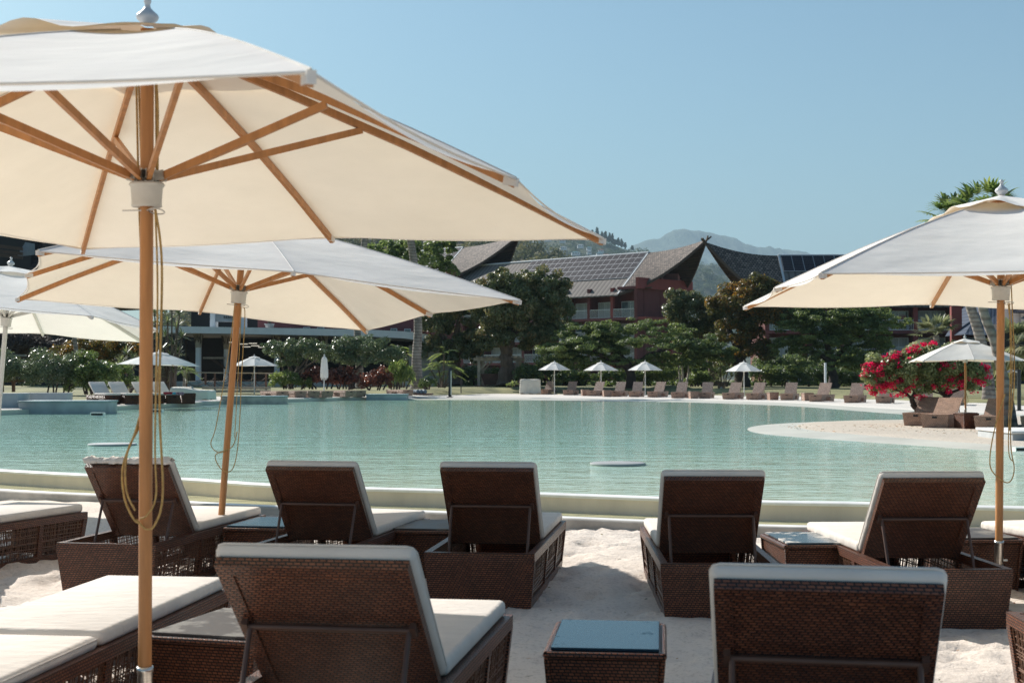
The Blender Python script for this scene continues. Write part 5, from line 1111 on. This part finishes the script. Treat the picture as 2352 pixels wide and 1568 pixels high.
# ------------------------------------------------------------------ trees beyond the pool
cg = 'copper leaved trees before the hotel'
tree('copper_tree', 'copper leaved tree with drooping leaves just right of the big pale palm trunk', cg, 113, (1049, 884), [(1052, 735, 62, 68), (1010, 770, 42, 70), (1086, 790, 42, 62), (1055, 690, 50, 40), (985, 735, 30, 40), (1060, 810, 50, 34), (1000, 800, 30, 34)], 'lf_copper', [[(1049, 884), (1046, 830), (1043, 795), (1052, 740)], [(1046, 830), (1062, 790), (1075, 750)], [(1045, 810), (1020, 780), (1005, 750)]], rad=.50, seed=31, dens=.70, droop=.8, leaf_px=6.6, k=(.16, .30), per=30)
tree('copper_tree', 'large copper leaved tree leaning over the pergola', cg, 109, (1160, 887), [(1165, 700, 78, 72), (1250, 690, 60, 68), (1212, 652, 58, 30), (1292, 725, 27, 74), (1190, 765, 56, 44), (1120, 680, 45, 50), (1145, 640, 32, 24), (1272, 660, 38, 30), (1250, 765, 44, 50), (1135, 790, 36, 50), (1200, 730, 90, 60), (1225, 790, 34, 30)], 'lf_copper', [[(1160, 887), (1164, 840), (1162, 805), (1180, 765), (1198, 735)], [(1162, 808), (1148, 780), (1135, 745)], [(1180, 765), (1215, 730), (1250, 700)]], rad=.62, seed=32, dens=.70, droop=.8, leaf_px=6.6, k=(.16, .30), per=30)
tree('copper_tree', 'round copper leaved tree left of the orange tinged tree', cg, 112, (1640, 885), [(1598, 712, 68, 52), (1562, 700, 38, 40), (1640, 745, 48, 48), (1600, 760, 46, 30), (1555, 740, 26, 30)], 'lf_copper', [[(1640, 885), (1630, 820), (1610, 760)], [(1625, 800), (1580, 740)]], rad=.4, seed=33, dens=.70, leaf_px=6.6, k=(.16, .30), per=30)
tree('copper_tree', 'tall tree with orange tinged leaves and a thick dark trunk by the bin parasol', cg, 107, (1705, 903), [(1700, 690, 66, 52), (1740, 665, 50, 30), (1760, 730, 66, 60), (1690, 760, 62, 58), (1725, 800, 50, 46), (1650, 705, 30, 34), (1800, 720, 50, 44), (1760, 690, 50, 40), (1670, 830, 30, 26)], 'lf_orange', [[(1705, 903), (1703, 860), (1700, 810), (1715, 750), (1730, 700)], [(1700, 815), (1680, 770), (1665, 730)], [(1705, 790), (1750, 750)]], bark='bark_dark', rad=.62, seed=34, dens=.70, leaf_px=6.6, k=(.16, .30), per=30)
fg = 'feathery leaved spreading trees'
fk = dict(flat=.38, leaf_px=7.5, asp=.34, droop=.45, up=.9, per=60, k=(.15, .28), dens=.55, low=-.45)
tree('flame_tree', 'wide spreading feathery green tree behind the small parasols', fg, 103, (1450, 896), [(1440, 795, 190, 40), (1350, 770, 85, 30), (1500, 762, 95, 26), (1600, 800, 82, 34), (1290, 815, 66, 28), (1420, 752, 80, 20), (1545, 825, 80, 22), (1370, 830, 90, 20), (1640, 815, 50, 34), (1440, 840, 120, 20), (1300, 835, 60, 22), (1560, 842, 90, 20), (1380, 800, 60, 34)], 'lf_feather', [[(1450, 896), (1448, 860), (1440, 830), (1400, 800)], [(1446, 850), (1490, 815), (1550, 795)], [(1444, 845), (1380, 815), (1320, 800)]], bark='bark_dark', rad=.42, seed=41, **fk)
tree('flame_tree', 'feathery green tree against the right hotel wing, left of the pink flowering tree', fg, 104, (1915, 890), [(1905, 735, 90, 36), (1970, 770, 85, 34), (1870, 785, 80, 36), (2030, 745, 58, 26), (1960, 720, 60, 20), (1830, 750, 44, 38), (1900, 815, 90, 24), (2010, 800, 50, 24), (1810, 800, 40, 30), (1850, 715, 40, 22), (1890, 840, 100, 24), (1980, 835, 60, 24), (1960, 745, 70, 34), (1930, 700, 50, 18), (2010, 720, 40, 14)], 'lf_feather', [[(1915, 890), (1912, 850), (1905, 810), (1890, 760)], [(1910, 830), (1950, 790), (1985, 765)], [(1908, 830), (1860, 800)]], bark='bark_dark', rad=.4, seed=42, **fk)
tree('breadfruit_tree', 'light green tree rising behind the middle parasol', None, 128, (945, 888), [(955, 590, 80, 40), (1018, 568, 34, 26), (885, 570, 44, 20), (930, 640, 60, 34), (1020, 615, 34, 30), (990, 650, 40, 26), (860, 590, 30, 20)], 'lf_light', [[(945, 888), (940, 760), (938, 660), (930, 590)], [(940, 690), (975, 640), (1000, 600)], [(940, 700), (900, 640), (880, 600)]], bark='pale_bark', rad=.45, seed=43, dens=.42, k=(.14, .24), per=34, leaf_px=7.5, asp=.6)
tree('dome_tree', 'dome shaped glossy green tree left of the big pale palm trunk', 'glossy trees on the left bank', 89, (808, 893), [(830, 800, 62, 30), (850, 788, 46, 20), (890, 815, 34, 22), (775, 818, 42, 26), (835, 830, 62, 18), (800, 790, 40, 18), (915, 818, 22, 18)], 'lf_gloss', [[(808, 893), (797, 860), (806, 830), (815, 805)], [(800, 865), (828, 840), (850, 815)], [(798, 862), (780, 835)]], bark='bark_dark', rad=.22, seed=44, dens=.75, leaf_px=4.8, k=(.2, .34))
tree('dome_tree', 'loose glossy green tree behind the greyish parasol', 'glossy trees on the left bank', 88, (668, 893), [(655, 805, 44, 26), (705, 812, 44, 28), (625, 800, 26, 18), (680, 790, 40, 18), (660, 838, 34, 14), (735, 800, 22, 18)], 'lf_gloss', [[(668, 893), (672, 860), (660, 830), (645, 805)], [(670, 865), (695, 835), (715, 815)], [(669, 870), (690, 850), (730, 825)]], bark='bark', rad=.16, seed=45, dens=.65, leaf_px=4.8, k=(.18, .30))
# hedges and shrubs, each its own
hb = 'shrubs and hedges round the pool garden'
B = lambda lab, Y, base, lst, mat, seed, **kw: bush('shrub', lab, hb, Y, base, lst, mat, seed=seed, **{**dict(dens=.8, leaf_px=5.6, k=(.2, .36), per=26), **kw})
B('pale green oleander thicket behind the stone blocks at the far left', 61, (90, 905), [(40, 862, 62, 42), (110, 852, 56, 44), (160, 862, 44, 42), (-10, 850, 50, 44)], 'lf_gloss', 51, leaf_px=6.5, asp=.28, per=40, dens=.8)
B('glossy shrub between the oleander and the left bank loungers', 61, (205, 905), [(205, 850, 44, 44), (240, 862, 34, 32), (190, 880, 40, 24)], 'lf_hedge', 52, leaf_px=6.2)
B('bronze and orange bush behind the oleander on the left', 78, (210, 880), [(200, 805, 60, 26), (255, 800, 50, 26), (300, 808, 46, 26), (150, 812, 40, 24), (210, 840, 120, 24)], 'lf_orange', 53)
B('dark leafless thicket at the far left edge', 80, (60, 880), [(60, 800, 66, 44), (10, 800, 60, 50), (110, 810, 40, 36)], 'lf_thicket', 54, asp=.12, leaf_px=13)
B('yellow green bush beside the cordyline clump', 63, (255, 890), [(275, 852, 30, 18), (262, 880, 32, 16), (300, 878, 30, 14)], 'lf_light', 55)
B('dark red shrub behind the furled parasol', 86, (736, 893), [(735, 866, 28, 26), (712, 868, 22, 22), (757, 868, 24, 24)], 'lf_red', 56)
B('dark red shrub between the furled parasol and the dome tree', 87, (785, 893), [(785, 866, 28, 24), (808, 868, 22, 24)], 'lf_red', 57)
B('dense orange red clipped shrub left of the reeds', 86, (865, 895), [(866, 872, 31, 26), (850, 878, 22, 22), (884, 878, 16, 22)], 'lf_red', 58, dens=.55, tone=(.25, 1))
B('green reed clump beside the big pale palm trunk', 90, (915, 893), [(915, 862, 26, 34), (900, 870, 20, 26), (936, 866, 16, 30)], 'lf_palm', 59, asp=.10, leaf_px=20, droop=-1.6, dens=.20)
B('dark green fern at the foot of the big pale palm', 92, (985, 893), [(984, 880, 18, 12), (974, 885, 12, 8)], 'lf_hedge', 60, leaf_px=6)
B('ferny undergrowth below the loose glossy tree', 86, (660, 893), [(645, 872, 24, 22), (672, 876, 26, 18), (700, 880, 22, 14)], 'lf_palm', 61, asp=.22, leaf_px=9, droop=.3)
B('leafy bush between the pergola and the covered chair', 108, (1215, 884), [(1212, 855, 26, 20), (1230, 862, 18, 14), (1196, 868, 14, 14)], 'lf_hedge', 62, asp=.3, leaf_px=8)
B('small yellow flowered bush in front of the pergola', 104, (1176, 888), [(1180, 881, 9, 6), (1170, 884, 8, 4)], 'lf_light', 63, tone=(.5, 1), leaf_px=4, dens=.8)
B('pale clipped hedge behind the first small parasol', 113, (1300, 886), [(1299, 866, 20, 20), (1285, 870, 14, 16)], 'lf_hedge', 64)
B('bright green clipped hedge between the first two small parasols', 114, (1335, 886), [(1335, 866, 24, 18), (1322, 872, 20, 14)], 'lf_hedge', 65)
B('dark hedge behind the second small parasol', 113, (1400, 886), [(1376, 866, 18, 20), (1404, 867, 24, 19), (1430, 866, 18, 20)], 'lf_hedge', 66)
B('bright topped hedge behind the third small parasol', 112, (1520, 886), [(1500, 860, 32, 22), (1530, 862, 26, 24), (1548, 856, 18, 16), (1480, 870, 24, 14)], 'lf_hedge', 67, tone=(.2, 1))
B('dark hedge below the feathery tree behind the third parasol', 112, (1462, 890), [(1462, 868, 18, 22)], 'lf_hedge', 68, tone=(0, .5))
B('light green shrub right of the three white trunks', 109, (1600, 890), [(1602, 868, 20, 22), (1622, 872, 16, 18), (1588, 876, 14, 12)], 'lf_light', 69)
B('tall clipped hedge behind the bin parasol', 111, (1770, 892), [(1745, 860, 30, 20), (1785, 858, 36, 22), (1820, 862, 30, 22), (1760, 875, 50, 12)], 'lf_hedge', 70, tone=(.05, .9))
B('dark hedge behind the white post', 111, (1880, 892), [(1860, 864, 36, 24), (1905, 866, 36, 24), (1945, 868, 34, 24), (1985, 870, 30, 22)], 'lf_hedge', 71, tone=(0, .6))
B('dark hedge behind the leaning palm trunks at the right', 74, (2290, 890), [(2285, 855, 44, 40), (2330, 858, 40, 40), (2380, 855, 50, 40), (2240, 865, 30, 30)], 'lf_hedge', 72, tone=(0, .8))
B('little round shrub behind the second small parasol pole', 109, (1396, 893), [(1397, 884, 10, 9)], 'lf_light', 73)
B('dark understorey shrubs beneath the leaning copper leaved tree', 117, (1110, 884), [(1085, 862, 40, 24), (1130, 868, 30, 18), (1060, 868, 24, 20)], 'lf_hedge', 171, tone=(0, .6))
B('broad green shrub between the leaning copper tree and the spreading feathery tree', 116, (1260, 884), [(1262, 846, 34, 30), (1290, 852, 30, 28), (1240, 858, 24, 24)], 'lf_feather', 172)
B('leafy green shrubs behind the hedge by the three white trunks', 117, (1600, 884), [(1590, 845, 36, 30), (1640, 850, 34, 30), (1560, 850, 30, 26)], 'lf_feather', 173, tone=(0, .7))
B('tall dark shrubs behind the clipped hedge at the right hotel wing', 118, (1840, 884), [(1800, 838, 50, 30), (1870, 842, 50, 30), (1940, 846, 50, 30), (1760, 846, 40, 26)], 'lf_feather', 174, tone=(0, .75))
# low planting under the trees, too dense to count
r6 = np.random.RandomState(61); cl = []
for px in np.arange(1040, 2290, 5.5):
    Yg = 117 + r6.uniform(-3, 4) - (max(0, px - 1900) * .06); hh = r6.uniform(5, 11) + (4 if r6.rand() < .2 else 0); b_ = at(px, 884 - hh * .4, Yg); kk = Yg / F; cl.append(((b_.x, b_.y, gz(Yg) + hh * kk * .45), (7.5 * kk, 8 * kk, hh * kk * .6)))
Cg, Ug, Vg, ig = leaves_in(cl, 26000, 5.2 * 115 / F, r6, .5, .1, .5)
tag(quads('ground_cover', Cg, Ug, Vg, np.clip(.5 * r6.uniform(0, 1, len(cl))[ig] + .4 * r6.uniform(0, 1, len(ig)), 0, 1), 'lf_hedge'), kind='stuff')
# pale trunks, grassy mound
root = empty('slender_tree', at(1566, 890, 104), 0, 'clump of three slender white trunks on the grassy mound', 'tree'); o_ = Vector(root.location)
for a, b_ in (((1561, 889), (1557, 836)), ((1566, 889), (1566, 834)), ((1575, 889), (1582, 832))):
    m = MB(); p, q = at(*a, 104) - o_, at(*b_, 104) - o_; m.tube([p, p.lerp(q, .5) + Vector((.08, 0, 0)), q], [.09, .07, .05], 7); m.build('trunk', M['pale_bark'], root)
cr = crown('crown', 104, [(1566, 822, 34, 16)], 'lf_feather', root, seed=75, **{**fk, 'per': 18}); cr.location = -o_
a = at(1545, 893, 102); m = MB(); m.grid([[Vector((a.x + r_ * 2.3 * math.cos(t), a.y + 1 + r_ * 2.6 * math.sin(t), a.z + .42 * (1 - r_ ** 2) - .15)) for t in np.linspace(0, 2 * math.pi, 33)] for r_ in (1.2, 1, .8, .6, .4, .2, .01)]); tag(m.build('grass_mound', M['grass']), kind='structure')
# ------------------------------------------------------------------ palms
rs = np.random.RandomState(77)
def palm(name, lab, Y, pts, rad, fronds, mat='lf_palm', bark='palm_bark', kind='feather', size=3.0, grp=None, flare=1.35):
    b = at(*pts[0], Y); root = empty(name, b, 0, lab, 'palm tree', grp); P = [at(*p, Y) - b for p in pts]; m = MB(); q = []; rr = []
    for i in range(len(P) - 1):
        p0, p1, p2, p3 = P[max(i - 1, 0)], P[i], P[i + 1], P[min(i + 2, len(P) - 1)]
        for k in range(8):
            t = k / 8; w = (i + t) / (len(P) - 1); q.append(0.5 * ((2 * p1) + (p2 - p0) * t + (2 * p0 - 5 * p1 + 4 * p2 - p3) * t * t + (3 * p1 - p0 - 3 * p2 + p3) * t ** 3)); rr.append(rad * (1 + (flare - 1) * math.exp(-w * 9) - .25 * w) * (1 + .035 * ((i * 8 + k) % 2)))
    q.append(P[-1]); rr.append(rad * .74); m.tube(q, rr, 14); m.build('trunk', M[bark], root); c = P[-1]; it = []
    if kind == 'feather':
        for j in range(fronds):
            a = j * 2.4; e = .95 - 1.25 * (j / fronds); it += feather_frond(tuple(c), (math.cos(a) * math.cos(e), math.sin(a) * math.cos(e), math.sin(e)), size * rs.uniform(.8, 1.1), rs, .55, 20, .03, .24)
    else: it = fan_crown(tuple(c), size, fronds, rs)
    blade_set('crown', it, mat, root, rs); return root
palm('coconut_palm', 'big pale palm trunk standing on the lawn left of the areca palm', 93, [(958, 893), (957, 820), (960, 740), (950, 600), (938, 520), (925, 430)], .29, 16, size=3.2, flare=1.7)
palm('coconut_palm', 'slim palm trunk passing behind the dome shaped tree', 91, [(827, 893), (826, 850), (821, 760), (828, 640), (838, 545), (850, 420)], .24, 14, size=3.0)
palm('coconut_palm', 'thin dark palm trunk behind the bronze bush on the left', 76, [(182, 866), (178, 830), (172, 785), (160, 700)], .13, 10, size=2.0)
palm('fan_palm', 'leaning palm with dark ringed trunk and crown behind the right parasol top', 62, [(2272, 916), (2268, 860), (2251, 776), (2228, 700), (2200, 600), (2186, 505)], .24, 48, kind='fan', size=1.7)
palm('fan_palm', 'leaning palm with spotted trunk close to the right parasol pole', 33, [(2323, 985), (2314, 915), (2300, 850), (2284, 783), (2256, 700), (2246, 560), (2262, 490)], .125, 40, kind='fan', size=1.05)
palm('fan_palm', 'bushy fan palm with pale hanging fronds behind the pink flowering tree', 72, [(2152, 880), (2152, 830), (2150, 770)], .2, 40, mat='lf_palm_pale', kind='fan', size=1.45)
palm('fan_palm', 'fan palm with pale fronds behind the right parasol pole', 70, [(2334, 892), (2332, 850), (2334, 790)], .17, 44, mat='lf_palm_pale', kind='fan', size=1.75)
palm('foxtail_palm', 'young yellow green palm beside the reception terrace', 70, [(423, 893), (424, 870), (424, 850)], .08, 11, size=1.0, mat='lf_palm')
def areca(lab, Y, base, tips, L, seed, name='areca_palm', mat='lf_palm'):
    r_ = np.random.RandomState(seed); b = at(*base, Y); root = empty(name, b, 0, lab, 'palm tree'); it = []; m = MB()
    for (px, py) in tips:
        p = at(px, py, Y + r_.uniform(-.6, .6)) - b; st = Vector((p.x * .25, p.y * .4, 0)); m.tube([st, p.lerp(st, .5) + Vector((.05, 0, 0)), p], [.07, .05, .04], 6)
        for j in range(8):
            a = r_.uniform(0, 6.28); e = r_.uniform(.05, 1.2); it += feather_frond(tuple(p), (math.cos(a) * math.cos(e), math.sin(a) * math.cos(e), math.sin(e)), L * r_.uniform(.7, 1.15), r_, .55, 18, .036, .27)
    m.build('stem', M['bark'], root); blade_set('fronds', it, mat, root, r_)
areca('feathery areca palm clump right of the big pale palm trunk', 99, (1015, 890), [(1020, 812), (1005, 838), (1032, 845), (990, 850), (1040, 862), (1012, 865)], 1.25, 81)
areca('yellow green palm clump rising above the loose glossy tree', 96, (665, 890), [(660, 796), (690, 792), (640, 812), (715, 806)], 1.3, 82)
areca('palm clump between the dome shaped tree and the big pale palm trunk', 97, (925, 890), [(915, 805), (935, 812), (900, 825)], 1.2, 83)
def spiky(lab, Y, base, heads, r, seed, dead=False):
    q = np.random.RandomState(seed); b = at(*base, Y); root = empty('cordyline', b, 0, lab, 'spiky plant', 'spiky cordylines'); it = []; m = MB()
    for (px, py) in heads:
        p = at(px, py, Y + q.uniform(-.7, .7)) - b; st = Vector((p.x * .55 + q.uniform(-.1, .1), p.y * .5, 0)); m = MB(); m.tube([st, st.lerp(p, .5) + Vector((q.uniform(-.1, .1), 0, 0)), p], [.06, .045, .035], 6); m.build('stem', M['bark'], root); it += rosette(tuple(p), r, 46, q, .075, -.15, .22)
    blade_set('leaves', it, 'lf_spike', root, q)
spiky('tall clump of spiky cordylines right of the big wooden pole', 67, (385, 900), [(372, 715), (395, 705), (412, 722), (385, 740), (405, 752), (418, 775), (380, 770), (398, 790), (372, 800), (392, 820), (410, 812), (378, 840), (398, 850), (365, 862), (388, 872), (355, 720), (350, 745), (362, 775)], .62, 91)
spiky('spiky cordyline with bare trunk under the left bank parasol', 66, (292, 905), [(290, 812), (305, 824), (278, 830), (300, 845)], .55, 92)
spiky('low spiky cordyline behind the timber bin', 105, (1660, 888), [(1655, 842), (1672, 850), (1645, 855), (1662, 862), (1680, 866), (1650, 872)], .85, 93)
spiky('short spiky plant between the left bank loungers', 60, (272, 912), [(268, 892), (310, 888)], .45, 94)
# ------------------------------------------------------------------ pink flowering tree on the spit
Yb = 36.5; b = at(2135, 950, Yb); root = empty('flowering_tree', b, 0, 'domed tree covered in pink flowers on the sandy spit', 'tree')
fl_ = [(2060, 860, 76, 42), (2120, 842, 80, 46), (2190, 850, 70, 48), (2010, 868, 36, 32), (2150, 820, 70, 30), (2235, 868, 34, 38), (2105, 890, 80, 24), (2185, 890, 60, 24), (2040, 890, 40, 20), (2075, 835, 50, 26)]
o = crown('crown', Yb, fl_, 'lf_boug', root, leaf_px=6.5, dens=.55, per=30, seed=101, asp=.62, k=(.16, .28), dz=.62, low=-.35); o.location = -b
r2 = np.random.RandomState(102); E = ell(Yb, fl_, .62); cl = []
for (c, r_) in E:
    for _ in range(19):
        d = r2.normal(size=3); d /= np.linalg.norm(d)
        if r2.rand() < .75: d[2] = abs(d[2])
        if r2.rand() < .45: d[0] = -abs(d[0])
        d[1] = -abs(d[1]) if r2.rand() < .75 else d[1]
        s = r2.uniform(.02, .10); cl.append((np.array(c) + d * np.array(r_) * r2.uniform(.98, 1.12), np.array([s * 1.4, s, s])))
C, U, V, idx = leaves_in(cl, 5200, .055, r2, .5, 0, .8); o = quads('blossom', C, U, V, np.clip(.5 * r2.uniform(0, 1, len(cl))[idx] + .5 * r2.uniform(0, 1, len(idx)), 0, 1), 'lf_flower', root); o.location = -b
for limb, r0 in (([(2113, 948), (2098, 930), (2095, 915), (2104, 898), (2085, 880)], .085), ([(2096, 918), (2078, 900), (2050, 893)], .045), ([(2174, 947), (2168, 930), (2172, 912), (2160, 895), (2140, 875)], .095), ([(2170, 918), (2188, 900), (2215, 890)], .05), ([(2190, 942), (2182, 928), (2176, 915)], .045), ([(2104, 902), (2120, 893), (2165, 905)], .035), ([(2172, 905), (2180, 880)], .05)):
    P = [at(x, y, Yb) - b for x, y in limb]; q = []; 
    for i in range(len(P) - 1):
        for k in range(5): q.append(P[i].lerp(P[i + 1], k / 5) + Vector((r2.uniform(-1, 1), r2.uniform(-1, 1), 0)) * r0 * .25)
    q.append(P[-1]); m = MB(); m.tube(q, [r0 * (1 - .5 * i / len(q)) for i in range(len(q))], 9); m.build('trunk', M['bark_dark'], root)
# loungers on the spit
sg_ = 'brown loungers on the sandy spit'; z0 = .285
far2 = far_lounger(R(31), False, 'wicker_far')
for px, py, Y, ph, lab in [(2118, 974, 34.6, 150, 'brown lounger furthest left under the parasol by the pink flowering tree'), (2162, 981, 33.2, 150, 'brown lounger beside the concrete block by the pink flowering tree')]:
    p = at(px, py, Y); put(far2, (p.x + .33, Y + .90, z0), R(ph), lab, sg_, .92)
p = at(2282, 985, 31.8); put(far2, (p.x + .35, 32.7, z0), R(152), 'brown lounger with its flat end towards the right parasol pole', sg_, .92); p = at(2345, 985, 31.8); put(far2, (p.x + .75, 32.6, z0), R(152), 'brown lounger cut off by the right edge on the sandy spit', sg_, .92)
p = at(2245, 984, 32.2); table((p.x, 33.0, z0), R(10), 'top_worn', 'dark wicker table between the loungers on the sandy spit', None, .36, .5, .36)
# leaf litter and twigs on the far sand are too many to count
r3 = np.random.RandomState(5); n = 900; C = np.zeros((n, 3)); C[:, 0] = r3.uniform(6.5, 13, n); C[:, 1] = r3.uniform(26, 36, n); C[:, 2] = .297; keep = (C[:, 1] > 27.5 + (13 - C[:, 0]) * .55); C = C[keep]; n = len(C); a = r3.uniform(0, 6.28, n); U = np.stack([np.cos(a), np.sin(a), r3.uniform(-.1, .1, n)], 1) * r3.uniform(.01, .05, (n, 1)); V = np.stack([-np.sin(a), np.cos(a), r3.uniform(0, .5, n)], 1) * .012
tag(quads('leaf_litter', C, U, V, r3.uniform(0, 1, n), 'lf_orange'), kind='stuff')
